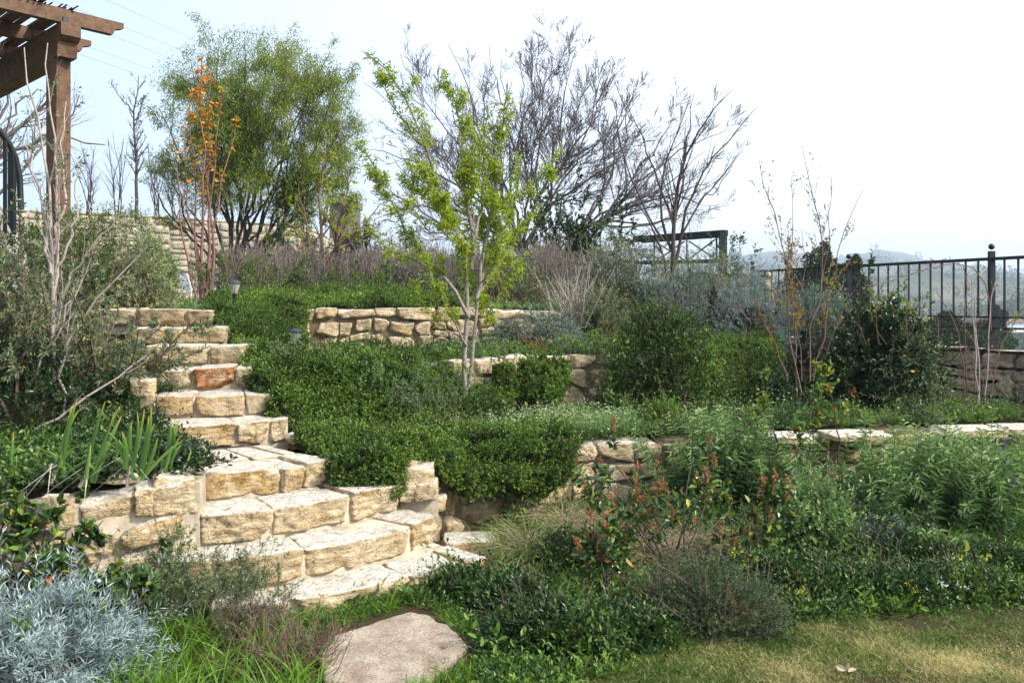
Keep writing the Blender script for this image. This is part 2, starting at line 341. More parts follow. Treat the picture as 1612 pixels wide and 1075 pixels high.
rr = np.concatenate([[0], np.geomspace(1.5, 2650, nr - 1)]); aa = np.linspace(-math.pi, math.pi, na)
RR, AA = np.meshgrid(rr, aa, indexing='ij'); X, Y = RR * np.sin(AA), RR * np.cos(AA)
G = np.stack([X, Y, terrain_h(X, Y)], -1); a, b = np.meshgrid(np.arange(nr - 1), np.arange(na - 1), indexing='ij'); a, b = a.ravel(), b.ravel()
mb.add(G, np.stack([a * na + b, a * na + b + 1, (a + 1) * na + b + 1, (a + 1) * na + b], 1)[:, ::-1], .5, 0, True)
t = NT('hillside_ground'); n1 = t.noise(.02, 6, .6); c = t.ramp(n1, [(.35, (.03, .045, .02)), (.5, (.05, .07, .03)), (.62, (.16, .14, .09))])
t.l(c, t.p.inputs['Base Color']); t.p.inputs['Roughness'].default_value = 1; t.p.inputs['Specular IOR Level'].default_value = 0
near = soilm('near_soil', (.04, .025, .016), (.10, .07, .045), (.05, .05, .025))
o = mb.build('ground', t.m); tag(o, kind='structure')
# garden beds and lawn, one sheet over the terrain in front of the walls
WA = [(*xd(640, 5.95, 0)[:2], .62, 0), (*xd(700, 6.3, 0)[:2], .60, 0), (*xd(780, 6.8, 0)[:2], .585, 0), (*xd(900, 7.2, 0)[:2], .55, .0), (*xd(1060, 7.5, 0)[:2], .53, .02), (*xd(1300, 7.9, 0)[:2], .52, .05), (*xd(1640, 8.3, 0)[:2], .50, .05), (8.5, 8.9, .5, .05)]
WB = [(*xd(425, 7.15, 0)[:2], 1.17, .6), (*xd(520, 7.45, 0)[:2], 1.17, .55), (*xd(655, 7.95, 0)[:2], 1.165, .55), (*xd(790, 8.6, 0)[:2], 1.185, .6), (*xd(945, 9.2, 0)[:2], 1.18, .55), (*xd(1230, 10.3, 0)[:2], 1.2, .5), (3.9, 12.5, 1.2, .5)]
WC = [(*xd(345, 9.25, 0)[:2], 1.67, 1.1), (*xd(480, 9.8, 0)[:2], 1.68, 1.1), (*xd(640, 10.05, 0)[:2], 1.68, 1.12), (*xd(770, 10.2, 0)[:2], 1.67, 1.1), (*xd(885, 10.6, 0)[:2], 1.64, 1.1), (*xd(1000, 11.6, 0)[:2], 1.6, 1.1)]
WL = [(*xd(-60, 4.45, 0)[:2], .62, -.02), (*xd(100, 4.62, 0)[:2], .67, -.02), (*xd(215, 4.72, 0)[:2], .70, -.02), (*xd(235, 4.76, 0)[:2], .73, -.02), (*xd(312, 4.98, 0)[:2], .78, -.02)]
WD = [(*xd(-420, 8.6, 0)[:2], 1.69, 1.0), (*xd(40, 8.75, 0)[:2], 1.69, 1.0), (*xd(250, 8.9, 0)[:2], 1.68, 1.0)]
WF = [(7.6, 6.2, 1.2, -.1), (6.25, 9.5, 1.19, .3), (6.04, 10.06, 1.19, .4), (5.6, 10.5, 1.19, .4), (4.95, 12.8, 1.19, .5), (4.2, 14.9, 1.18, .5)]
def z(p, zz): return (p[0], p[1], zz)
mb = MB()
loft(mb, [[(-9, -2, 0), (9.5, -2, 0)], [(-7, 3, .0), (7, 3, .0)], [(-6, 4.4, .0), (-2, 4.7, .0), (0, 5.2, .02), (6, 5.2, .02)], [(-6, 4.9, 0)] + [z(p, max(0, p[3])) for p in WA]], 120, 60, .02, 2.)
o = mb.build('garden_bed', [near]); tag(o, kind='structure')
mb = MB()   # terrace B, C, D and the left bed
loft(mb, [[(p[0], p[1] + .12, p[2] - .06) for p in WA] , [(WB[0][0], 6.9, .62), (*WB[1][:2], .6), (*WB[2][:2], .62), (*WB[3][:2], .66), (*WB[4][:2], .62), (*WB[5][:2], .55), (5.3, 11.5, .5), (9, 9.5, .5)]], 80, 24, .03)
loft(mb, [[(p[0], p[1] + .15, p[2] - .07) for p in WB], [z(p, 1.16) for p in WC] + [(4.2, 13, 1.2)]], 80, 16, .03)
loft(mb, [[z(WC[4], 1.14), (*WC[5][:2], 1.15), (3.0, 11.2, 1.18), (4.6, 12.4, 1.18)], [(.8, 15.5, 1.25), (2, 15.5, 1.25), (4.1, 15.2, 1.2)]], 30, 20, .03)
o = mb.build('terrace_ground', [SOIL]); tag(o, kind='structure')
mb = MB()
loft(mb, [[(-12, 8.7, 1.62)] + [(WD[1][0], 8.9, 1.65), (WD[2][0], 9.05, 1.655)] + [(p[0], p[1] + .15, p[2] - .04) for p in WC], [(-14, 18, 1.68), (-3, 18, 1.68), (1.8, 15.7, 1.7), (2.6, 15.7, 1.7)], [(-22, 38, 1.7), (3.5, 38, 1.6)]], 80, 60, .02, 1.5)
t = soilm('upper_terrace_soil', (.10, .075, .05), (.2, .16, .11), (.07, .1, .03), 1.5, 30.)
o = mb.build('upper_terrace_ground', [t]); tag(o, kind='structure')
mb = MB()
loft(mb, [[(p[0], p[1] + .12, p[2] - .06) for p in WL], [(-5, 5.4, .75), (-2.35, 5.4, .77), (-2.2, 5.3, .7)], [(-6, 6.6, .85), (-2.75, 6.3, .86)], [(-8, 8.8, 1.1), (-3.55, 8.95, 1.1)]], 50, 40, .03)
o = mb.build('left_bed_ground', [SOIL]); tag(o, kind='structure')
# ================================================================ STAIRS
st = thing('stone_staircase', 'curving flight of ten rough limestone steps climbing between planted beds', 'staircase', pd(500, 900, 5.2) * A([1, 1, 0]))
# each: z top, riser height, front edge (photo x, depth) left to right, stone joints at these photo x, tread depth
EDGES = [
 (.13, .20, [(330, 4.55), (480, 4.68), (640, 5.0), (765, 5.45)], [330, 455, 640, 730, 765], .85),
 (.32, .20, [(235, 4.80), (345, 4.72), (475, 4.96), (600, 5.22), (690, 5.75)], [235, 333, 478, 645, 693], .62),
 (.50, .19, [(312, 5.0), (430, 5.15), (550, 5.52), (632, 5.85)], [312, 428, 553, 632], .62),
 (.67, .18, [(300, 5.28), (435, 5.55), (525, 5.86)], [300, 441, 476, 525], .95),
 (.85, .19, [(240, 6.15), (375, 6.45), (457, 6.65)], [240, 372, 424, 457], .60),
 (1.02, .18, [(243, 6.6), (330, 6.7), (428, 6.85)], [243, 306, 385, 428], .62),
 (1.19, .17, [(225, 7.05), (300, 7.1), (398, 7.2)], [225, 304, 369, 398], .60),
 (1.35, .17, [(225, 7.55), (300, 7.6), (385, 7.65)], [225, 327, 385], .60),
 (1.51, .17, [(200, 8.1), (280, 8.1), (357, 8.15)], [200, 262, 326, 357], .6),
 (1.675, .18, [(150, 8.75), (250, 8.7), (334, 8.75)], [150, 215, 291, 334], .8)]
for k, (zt, h, ed, js, td) in enumerate(EDGES):
    P = [A([*xd(x, d, 0)[:2]]) for x, d in ed]; xs = [x for x, d in ed]
    X_ = np.linspace(xs[0], xs[-1], 41); P_ = np.stack([np.interp(X_, xs, [q[i] for q in P]) for i in (0, 1)], 1)
    for _ in range(30): P_[1:-1] = P_[1:-1] * .4 + (P_[:-2] + P_[2:]) * .3
    T_ = np.gradient(P_, axis=0); T_ = T_ / np.linalg.norm(T_, axis=1)[:, None]
    def E(x, back=0., P_=P_, T_=T_, X_=X_):
        x = np.asarray(x, float); g_ = lambda M, i: np.interp(x, X_, M[:, i])
        return np.stack([g_(P_, 0) - g_(T_, 1) * back, g_(P_, 1) + g_(T_, 0) * back], -1)
    mb = MB(); zb = zt - h
    # mortar body under and behind the stones
    m = 24; X = np.linspace(xs[0] + 2, xs[-1] - 2, m); f0 = A([[*E(x, .04), zb - .08] for x in X]); f1 = A([[*E(x, .035), zt - .022] for x in X]); f2 = A([[*E(x, td + .1), zt - .012] for x in X])
    f1[:, 2] += fbm(f1, 9, 3) * .008; v = np.concatenate([f0, f1, f2, f2 * A([1, 1, 0]) + A([0, 0, zb - .08])]); i = np.arange(m - 1)
    mb.add(v, np.concatenate([np.stack([i + a * m, i + 1 + a * m, i + 1 + (a + 1) * m, i + (a + 1) * m], 1) for a in range(3)]), .5, 1, True)
    mb.add(v[[0, m, 2 * m, 3 * m, m - 1, 2 * m - 1, 3 * m - 1, 4 * m - 1]], [[0, 1, 2, 3], [7, 6, 5, 4]], .5, 1)
    for j in range(len(js) - 1):
        a, b = js[j], js[j + 1]; px1 = 1. / F * P[0][1] * 1.; g = 2.2 if k < 5 else 1.6
        if k == 0 and j == 3: g = 2
        dep = U(.46, .56) if td < .8 else U(.34, .42); fr = -U(.0, .035); ja, jb, dz = U(-.01, .01), U(-.01, .01), U(-.012, .006)
        sl0, sl1 = U(-4, 4), U(-4, 4)
        def C(u, a=a, b=b, g=g, dep=dep, fr=fr, ja=ja, jb=jb, dz=dz, zb=zb, zt=zt, E=E, sl0=sl0, sl1=sl1):
            xx = (a + g + sl0 * (u[:, 1] - .5)) * (1 - u[:, 0]) + (b - g + sl1 * (u[:, 1] - .5)) * u[:, 0]; e_ = E(xx, 0.); e2 = E(xx, 1.) - e_
            bk_ = dep * (1 - u[:, 2]) + fr * u[:, 2] + .02 * (1 - u[:, 1]); return np.concatenate([e_ + e2 * bk_[:, None], (zb + .005 + (zt + dz + ja + (jb - ja) * u[:, 0] - zb - .005) * u[:, 1])[:, None]], 1)
        tn = U(.1, .9); 
        if k == 3 and j == 0: tn = .9
        if k == 6 and j == 1: tn = .98
        if k == 9 and j == 1: tn = .93
        if k == 0: tn = .2
        stone(mb, C, 30 if k < 5 else 18, 9., .022 if k < 5 else .015, 5, tn, 0, True, cmin=.88)
    # flagstones set behind the nosing stones
    if td > .8:
        x = xs[0] + 3
        while x < xs[-1] - 10:
            wd = U(55, 110) * (5.2 / P[0][1]); b = min(x + wd, xs[-1] - 3); y0 = U(.40, .46); y1 = td * U(.9, 1.) + .05
            C = A([[[[*E(q, w), zz + U(-.006, .006)] for w in (y1, y0)] for zz in (zt - .06, zt - .004)] for q in (x + 3, b - 3)])
            stone(mb, C, 14, 6., .008, 3, U(0, .4), 0, True); x = b
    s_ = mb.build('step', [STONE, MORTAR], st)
    if k == 6: s_['label'] = 'step with a rusty orange face stone'
# ================================================================ WALLS
def mkwall(label, path, name='retaining_wall', **kw):
    c = path[len(path) // 2]; T = thing(name, label, 'wall', (c[0], c[1], c[3])); m = MB(); mats = kw.pop('mats', [STONE, FILL]); wall(m, path, 0, 0, **kw); m.build('stonework', mats, T); return T, m
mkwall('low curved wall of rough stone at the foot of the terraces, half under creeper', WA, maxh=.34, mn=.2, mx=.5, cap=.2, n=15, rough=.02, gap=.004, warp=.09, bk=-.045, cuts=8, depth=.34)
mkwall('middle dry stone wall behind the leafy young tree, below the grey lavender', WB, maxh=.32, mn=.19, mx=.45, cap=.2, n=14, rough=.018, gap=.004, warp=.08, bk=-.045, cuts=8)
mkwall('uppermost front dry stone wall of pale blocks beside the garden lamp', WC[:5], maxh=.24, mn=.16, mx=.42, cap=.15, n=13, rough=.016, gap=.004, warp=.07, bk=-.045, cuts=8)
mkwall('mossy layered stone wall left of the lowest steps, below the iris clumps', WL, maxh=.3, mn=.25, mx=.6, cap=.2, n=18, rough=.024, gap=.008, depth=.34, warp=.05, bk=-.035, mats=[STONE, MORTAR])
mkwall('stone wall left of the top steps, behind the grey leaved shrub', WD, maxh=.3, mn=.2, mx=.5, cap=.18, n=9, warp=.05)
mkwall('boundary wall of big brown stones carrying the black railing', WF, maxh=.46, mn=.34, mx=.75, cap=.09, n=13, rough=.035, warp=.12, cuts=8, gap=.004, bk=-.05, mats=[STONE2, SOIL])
# small pier of two stones by the middle steps
T = thing('stone_pier', 'small pier of two stacked stones at the left edge of the steps', 'stone pier', pd(226, 665, 6.3)); m = MB()
for (y0, y1, x0, x1) in ((612, 668, 210, 245), (598, 628, 204, 247)):
    C = A([[[[*xd(x, d, 0)[:2], EH + (HY - y) * 6.3 / F] for d in (6.6, 6.3)] for y in (y1, y0)] for x in (x0, x1)]); stone(m, C, 14, 6., .012, 5, .5)
m.build('stonework', [STONE], T)
# cheek stones: right end of the lower flight, side returns of the left one
T = thing('cheek_wall', 'stubby cheek of mortared stones at the right end of the lower steps', 'wall', xd(660, 5.85, .3)); m = MB()
for (x0, x1, y0, y1, d) in ((630, 684, 738, 768, 5.86), (628, 656, 766, 794, 5.82), (652, 688, 764, 792, 5.84), (625, 702, 790, 814, 5.9)):
    C = A([[[[*xd(x, dd, 0)[:2], EH + (HY - y) * d / F] for dd in (d + .35, d + (x - x0) * .0015)] for y in (y1, y0)] for x in (x0, x1)]); stone(m, C, 16, 9., .014, 4, U(.3, .8), cmin=.86)
box(m, xd(662, 6.12, .34), (.11, .03, 0), (-.03, .17, 0), (0, 0, .15), 1)
m.build('stonework', [STONE, MORTAR], T)
T = thing('cheek_wall', 'weathered corner of mortared stones at the left end of the third step', 'wall', xd(280, 5.0, .5)); m = MB()
for (x0, x1, y0, y1, d0, d1, bk) in ((238, 312, 748, 812, 4.86, 5.02, .5), (228, 302, 818, 862, 4.87, 4.99, .35), (212, 240, 770, 815, 4.78, 4.84, .25), (232, 262, 864, 905, 4.82, 4.9, .3)):
    C = A([[[[*xd(x, d + dd, 0)[:2], EH + (HY - y) * (d + 0) / F] for dd in (bk, -.02)] for y in (y1, y0)] for x, d in ((x0, d0), (x1, d1))]); stone(m, C, 22, 8., .022, 5, U(.2, .6), cmin=.84)
box(m, xd(272, 5.17, .36), (.17, .05, 0), (-.05, .2, 0), (0, 0, .33), 1)
m.build('stonework', [STONE, MORTAR], T)
# loose stones and edging
def rock(label, x, d, zz, w, dep, h, tint=.4, name='garden_stone', rot=.1):
    c = xd(x, d, zz); T = thing(name, label, 'stone', c); m = MB(); ax = A([math.cos(rot), math.sin(rot)]); ay = A([-ax[1], ax[0]])
    C = A([[[[*(c[:2] + ax * u * w / 2 + ay * v * dep / 2), zz + q * h] for v in (1, -1)] for q in (0, 1)] for u in (-1, 1)]); stone(m, C, 16, 5., .014, 6, tint, 0, True); m.build('stone_block', [STONE], T)
rock('flat pale stone lying in the bed behind the mossy wall', 182, 5.0, .70, .3, .2, .05, .2)
rock('small tan block beside the iris roots, above the corner of the steps', 222, 5.1, .72, .2, .16, .07, .6)
rock('little white chip of stone at the left end of the mossy wall', 88, 4.6, .64, .12, .1, .07, .1)
rock('mossy dark stone on the ground right of the lowest step', 742, 5.95, 0, .4, .3, .12, .8)
rock('brown stone wedged between the landing step and the creeper', 482, 6.6, .6, .3, .3, .13, .8)
# long flat coping slabs to the right on the lower wall
for lab, x, d, wd in (('long pale coping slab behind the red leaved rose stems', 1345, 7.75, .55), ('broad coping slab at the right, partly over the gap beside the sage', 1520, 8.05, .62), ('dark coping slab at the far right frame edge', 1605, 8.15, .45), ('narrow coping slab between the rose stems and the tall sage', 1240, 7.65, .4)):
    rock(lab, x, d, .49, wd, .42, .075, .3, 'coping_slab')
# stepping stone: irregular flat slab
T = thing('stepping_stone', 'flat pinkish beige stepping stone in the grass below the steps', 'stepping stone', pz(620, 1010, 0) if False else xd(620, 4.5, .02)); m = MB()
out = [(500, 1022), (520, 1000), (600, 975), (648, 961), (672, 966), (718, 992), (737, 1016), (700, 1050), (660, 1080), (560, 1082), (510, 1070)]
Z0 = .035; pts = A([[(x - CX) * (EH - Z0) / (y - HY), F * (EH - Z0) / (y - HY)] for x, y in out]); c = pts.mean(0); nn = 160; th = np.linspace(0, 2 * math.pi, nn, endpoint=False)
pa = np.arctan2(*(pts - c).T[::-1]); o_ = np.argsort(pa); rad = np.zeros(nn)
for q_ in range(len(pts)):
    a_, b_ = pts[q_] - c, pts[(q_ + 1) % len(pts)] - c
    for w_ in range(nn):
        dv = A([math.cos(th[w_]), math.sin(th[w_])]); dt = dv[0] * (b_ - a_)[1] - dv[1] * (b_ - a_)[0]
        if abs(dt) > 1e-9:
            r_ = (a_[0] * (b_ - a_)[1] - a_[1] * (b_ - a_)[0]) / dt; u_ = (a_[0] * dv[1] - a_[1] * dv[0]) / dt
            if r_ > 0 and -1e-6 <= u_ <= 1 + 1e-6: rad[w_] = max(rad[w_], r_)

rings = []
for fr, zz in ((0.001, Z0), (.2, Z0), (.4, Z0), (.6, Z0), (.8, Z0), (.95, Z0), (.99, Z0 - .003), (1.0, Z0 - .015), (.99, Z0 - .06)):
    q = np.stack([c[0] + np.cos(th) * rad * fr, c[1] + np.sin(th) * rad * fr, np.full(nn, zz)], 1); q[:, 2] += fbm(q, 9, 3) * .006; q[:, :2] += (fbm(q, 14, 2, 4) * .008 * (fr > .9))[:, None]; rings.append(q)
i = np.arange(nn); j = (i + 1) % nn
m.add(A(rings), np.concatenate([np.stack([k * nn + i, (k + 1) * nn + i, (k + 1) * nn + j, k * nn + j], 1) for k in range(len(rings) - 1)]), .3, 0, True)
t = NT('pinkish_flagstone'); n1 = t.noise(9., 6, .65); n2 = t.noise(70., 5, .7); c_ = t.ramp(n1, [(.3, (.36, .28, .20)), (.5, (.54, .43, .33)), (.7, (.68, .59, .48))])
c_ = t.mix(.55, c_, t.ramp(n2, [(.38, (.35, .3, .26)), (.5, (1, 1, 1))]), 'MULTIPLY'); c_ = t.mix(.45, c_, t.ramp(t.noise(3.5, 6, .75), [(.38, (.55, .5, .42)), (.52, (1, 1, 1))]), 'MULTIPLY'); t.l(c_, t.p.inputs['Base Color']); t.p.inputs['Roughness'].default_value = .9; t.bump(t.math('ADD', n1, t.math('MULTIPLY', n2, .8)), .035, 1.)
m.build('slab', [t.m], T)
# ================================================================ STRUCTURES
TIMBER = woodm('stained_timber', (.07, .038, .022), (.17, .095, .055), 14, .6)
tm = TIMBER.node_tree
BLACK = flatm('black_painted_steel', (.006, .009, .011), .45, 0, .5)
T = thing('pergola', 'brown timber pergola with a reed roof at the upper left', 'pergola', xd(92, 9.3, 1.68)); MA = [TIMBER]
def beambox(name, a, b, w, h, T=T, notch=0, mats=MA, bev=.008):
    a, b = A(a), A(b); d = nrm(b - a); s = nrm(np.cross(d, A([0, 0, 1.]))); u = np.cross(s, d); m = MB(); L = np.linalg.norm(b - a)
    prof = [(0, -h / 2), (0, h / 2), (L, h / 2), (L, -h / 2)] if not notch else [(0, -h / 2), (0, h / 2), (L, h / 2), (L, h * .1), (L - .05, -.0), (L - .09, -h * .05), (L - .12, -h / 2)]
    v = [a + d * x + u * y + s * q * w / 2 for q in (-1, 1) for x, y in prof]; k = len(prof)
    for i in range(k): m.add([v[i], v[(i + 1) % k], v[(i + 1) % k + k], v[i + k]], [[0, 1, 2, 3]])
    c0 = a + u * 0 + s * -w / 2
    for q in (0, 1):
        vv = v[q * k:(q + 1) * k]; ce = np.mean(vv, 0) + d * 0
        for i in range(k): m.add([vv[i], vv[(i + 1) % k], ce], [[0, 1, 2]])
    o = m.build(name, mats, T); return o
pw_ = .082
m = MB(); cpt = xd(92, 9.3, 0); top = EH + (475 - 88) * 9.3 / F
box(m, (cpt[0], cpt[1], (1.6 + top) / 2), (pw_ * .93, -pw_ * .45, 0), (pw_ * .45, pw_ * .93, 0), (0, 0, (top - 1.6) / 2)); m.build('post', MA, T)
bd = nrm(A([-1.7, 1.6, 0])); rd = nrm(A([-.80, -.94, 0])); n0 = pd(112, 62, 9.1)
beambox('beam', n0 + bd * 4.4, n0, .2, .34, T, 1)
rz = n0[2] + .17 + .075
for i, s in enumerate((0, .95, 1.9, 2.9, 3.9)):
    e = A([*(pd(192, 52, 9.6)[:2]), rz]) + bd * s * .98; beambox('rafter', e + rd * 3.2, e, .09, .15, T, 1)
    m = MB(); bp = e + rd * .62 + A([0, 0, .0]); box(m, bp + A([0, 0, -.06]) - bd * .055, bd * .004, rd * .03, (0, 0, .05)); m.build('bracket', [BLACK], T)
REED = woodm('reed', (.10, .06, .035), (.28, .19, .11), 30, .9)
m = MB(); Ps = []
for i in range(330):
    s = U(.0, 4.0); q = U(.75, 1.1); g = A([*(pd(192, 52, 9.6)[:2]), rz + .085 + U(0, .03)]) + rd * U(.7, 2.9); 
    st_ = A([*(pd(192, 52, 9.6)[:2]), 0]) + rd * U(.5, 3.1) + bd * U(-.12, .12); st_[2] = rz + .082 + U(0, .035); Ps.append([st_, st_ + bd * U(2.8, 4.2) + rd * U(-.04, .04)])
tubes(m, A(Ps), np.full((len(Ps), 2), .011), 4); m.build('reed_mat', [REED], T)
# arched black handrail
T = thing('handrail', 'black arched metal handrail beside the timber post', 'railing', pd(10, 320, 8.6)); m = MB()
tube1(m, [pd(x, y, d) for x, y, d in ((-90, 160, 8.2), (-40, 178, 8.3), (0, 207, 8.5), (15, 228, 8.6), (25, 250, 8.65), (31, 280, 8.7), (33, 330, 8.7))], .032, 8); m.build('rail', [BLACK], T)
for x, y0, d in ((8, 222, 8.52), (-12, 200, 8.4), (-34, 185, 8.3), (19, 240, 8.62)):
    m = MB(); bar(m, pd(x, y0, d), pd(x, 370, d), .014 if x != 19 else .028); m.build('baluster', [BLACK], T)
# sloping pale wall under it
T = thing('stair_wall', 'pale plastered wall sloping down at the left edge under the handrail', 'wall', pd(-30, 500, 8.4)); m = MB()
sl_ = [(-250, 150), (-120, 200), (0, 332), (22, 372), (34, 420), (36, 520)]
f = A([pd(x, y, 8.5 + .0012 * (x + 60)) for x, y in sl_]); g = f + A([-.12, .35, 0]); lo = A([pd(x, 560, 8.5 + .0012 * (x + 60)) for x, y in sl_]); i = np.arange(len(sl_) - 1); k = len(sl_)
m.add(np.concatenate([lo, f, g]), np.concatenate([np.stack([i, i + 1, i + 1 + k, i + k], 1), np.stack([i + k, i + k + 1, i + 1 + 2 * k, i + 2 * k], 1)])); m.add([lo[-1], f[-1], g[-1], lo[-1] + A([-.12, .35, 0])], [[0, 3, 2, 1]])
m.build('wall_face', [mortarm('pale_render', (.62, .57, .5))], T)
# high retaining wall at the back of the yard
T, m = mkwall('tall pale block wall far behind the white chairs', [(*xd(-350, 27, 0)[:2], 5.0, 1.6), (*xd(60, 31, 0)[:2], 5.1, 1.6), (*xd(250, 33, 0)[:2], 5.1, 1.6), (*xd(478, 35, 0)[:2], 4.9, 1.6), (*xd(560, 37, 0)[:2], 4.0, 1.6)], maxh=.42, mn=.38, mx=.8, cap=.12, n=5, rough=.01, gap=.018, warp=.01,
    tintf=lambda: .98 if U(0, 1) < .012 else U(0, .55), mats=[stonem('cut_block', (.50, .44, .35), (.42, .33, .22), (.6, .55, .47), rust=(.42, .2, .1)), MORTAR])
# pier and low wall at the right rear
T, m = mkwall('light stone wall end under the black gate frame, left of the railing', [(*xd(1060, 15.6, 0)[:2], 2.2, 1.1), (*xd(1150, 15.3, 0)[:2], 2.3, 1.1), (*xd(1214, 14.95, 0)[:2], 2.3, .6)], maxh=.3, mn=.22, mx=.5, cap=.1, n=8, rough=.012, mats=[STONE, FILL])
T, m = mkwall('low stone wall glimpsed behind the rear shrubs', [(*xd(760, 17, 0)[:2], 2.05, 1.2), (*xd(900, 16.4, 0)[:2], 2.1, 1.2), (*xd(1062, 15.8, 0)[:2], 2.15, 1.1)], maxh=.3, mn=.25, mx=.5, cap=.1, n=6, rough=.012, mats=[STONE2, SOIL])
# black gate frame
T = thing('gate_frame', 'heavy black steel gate frame with crossed bracing at the rear', 'gate', pd(1140, 428, 15.1))
for nm, a, b, r in (('top_rail', (1000, 377, 17.0), (1143, 367, 15.1), .055), ('post', (1138, 364, 15.1), (1138, 432, 15.1), .06), ('middle_rail', (1000, 414, 17), (1136, 411, 15.1), .035), ('upright', (1081, 373, 15.9), (1081, 411, 15.9), .012), ('upright', (1128, 372, 15.2), (1128, 411, 15.2), .014), ('top_bar', (1010, 382, 16.9), (1136, 373, 15.1), .012), ('brace', (1085, 380, 15.85), (1126, 408, 15.25), .010), ('brace', (1085, 408, 15.87), (1126, 377, 15.27), .010), ('upright', (1030, 378, 16.6), (1030, 413, 16.6), .012), ('brace', (1034, 382, 16.6), (1078, 410, 15.95), .010), ('brace', (1034, 410, 16.62), (1078, 380, 15.97), .010)):
    m = MB(); bar(m, pd(*a), pd(*b), r); m.build(nm, [BLACK], T)
# boundary railing
T = thing('railing', 'black metal railing with ball topped posts along the right boundary wall', 'railing', (5.6, 10.5, 1.2))
p0, p1 = A([4.2, 14.9]), A([6.04, 10.06]); dd = nrm(p1 - p0); pe = p0 + dd * 9.5; Lf = 9.5
def zt(s): return 2.285 + .0 * s
def rail(h, r, nm, a=0, b=Lf):
    m = MB(); q0, q1 = p0 + dd * a, p0 + dd * b; bar(m, (*q0, h), (*q1, h), r, r * .8); m.build(nm, [BLACK], T)
rail(2.275, .024, 'top_rail'); rail(1.56, .014, 'lower_rail'); rail(1.43, .014, 'bottom_rail')
ps = [0, 2.32, 4.74, 7.15, 9.5]
for s in ps:
    q = p0 + dd * s; m = MB(); bar(m, (*q, 1.1), (*q, 2.37), .031); m.build('post', [BLACK], T)
    m = MB(); n_ = 10; th = np.linspace(0, math.pi, 7); r_ = .038
    P = A([[[q[0], q[1], 2.425 - r_ * math.cos(t)] for t in th]]); tubes(m, P, A([[max(.002, r_ * math.sin(t)) for t in th]]), 10); m.build('ball_finial', [BLACK], T)
s = .16; k = 0
while s < Lf:
    if min(abs(s - p) for p in ps) > .08:
        q = p0 + dd * s; lo = 1.56 if k % 4 else 1.33; m = MB(); bar(m, (*q, lo), (*q, 2.27), .0095); m.build('baluster', [BLACK], T); k += 1
    s += .183
# garden lamps
LM = flatm('lamp_cap_dark_blue', (.02, .035, .06), .4); LG = flatm('frosted_lamp_glass', (.40, .40, .32), .35); 
def lamp(label, x, y0, y1, d, grp):
    c = pd(x, y1, d); sc_ = 1.; T = thing('garden_lamp', label, 'garden lamp', c, grp); z1 = EH + (HY - y0) * d / F
    m = MB(); P = [(c[0], c[1], z1 - a) for a in (.0, .006, .018, .03, .034, .036)]; tube1(m, P, [.004, .035, .062, .078, .077, .02], 18); m.build('cap', [LM], T)
    m = MB(); P = [(c[0], c[1], z1 - a) for a in (.034, .06, .12, .15, .155)]; tube1(m, P, [.062, .055, .034, .028, .005], 16)
    m.build('glass_shade', [LG], T); m = MB()
    for a in np.arange(0, 6.28, 6.283 / 6): bar(m, (c[0] + .063 * math.cos(a), c[1] + .063 * math.sin(a), z1 - .034), (c[0] + .03 * math.cos(a), c[1] + .03 * math.sin(a), z1 - .15), .002)
    m.build('cage', [LG], T); m = MB(); tube1(m, [(c[0], c[1], z1 - .15), (c[0], c[1], z1 - .19), (c[0], c[1], c[2] - .1)], [.026, .018, .016], 10); m.build('stake', [BLACK], T)
lamp('solar garden lamp among the dark creeper beside the upper steps', 465, 517, 562, 8.25, None)
lamp('solar garden lamp up by the white table and lavender', 369, 441, 476, 9.3, None)
# white patio furniture
WHITE = flatm('white_painted_metal', (.72, .75, .78), .45); GREYP = flatm('grey_painted_metal', (.42, .46, .52), .5)
def chair(label, x, y, d, rot, mat, lattice=True):
    c = pd(x, y, d); T = thing('patio_chair', label, 'chair', c); ca, sa = math.cos(rot), math.sin(rot)
    def L(a, b, h): return (c[0] + a * ca - b * sa, c[1] + a * sa + b * ca, c[2] + h)
    m = MB(); box(m, L(0, 0, .44), A(L(.24, 0, 0)) - A(L(0, 0, 0)), A(L(0, .23, 0)) - A(L(0, 0, 0)), (0, 0, .015)); m.build('seat', [mat], T)
    m = MB(); n_ = 7
    for a in np.linspace(-.2, .2, n_):
        for s in (-1, 1):
            b = a + s * .28; b2 = np.clip(b, -.21, .21); t = (b2 - a) / (s * .28); bar(m, L(a, .25, .47), L(b2, .25 + .12 * t, .47 + .45 * t), .011)
    bar(m, L(-.22, .24, .46), L(-.2, .37, .92), .018); bar(m, L(.22, .24, .46), L(.2, .37, .92), .018); bar(m, L(-.2, .37, .93), L(.2, .37, .93), .022); bar(m, L(-.22, .25, .49), L(.22, .25, .49), .015); m.build('backrest', [mat], T)
    for a in (-.22, .22):
        for b in (-.21, .23): m = MB(); bar(m, L(a, b, 0), L(a, b, .44), .017); m.build('leg', [mat], T)
        m = MB(); bar(m, L(a * 1.1, -.2, .66), L(a * 1.1, .28, .68), .02); bar(m, L(a * 1.08, -.19, .44), L(a * 1.1, -.19, .66), .014); m.build('armrest', [mat], T)
chair('white lattice backed patio chair, leftmost, in front of the tall wall', 303, 478, 27, 2.6, WHITE)
chair('grey patio chair with a wide reclined back behind the orange leaved tree', 328, 478, 25.5, -.4, GREYP)
chair('white patio chair half hidden by lavender at the far end of the table', 398, 478, 26, 2.2, WHITE)
T = thing('patio_table', 'white patio table right of the grey chair', 'table', pd(360, 478, 26)); c = pd(360, 478, 26)
m = MB(); box(m, c + A([0, 0, .72]), (.5, 0, 0), (0, .4, 0), (0, 0, .02)); m.build('tabletop', [WHITE], T)
for a in (-.42, .42):
    for b in (-.32, .32): m = MB(); bar(m, c + A([a, b, 0]), c + A([a, b, .7]), .025); m.build('leg', [WHITE], T)
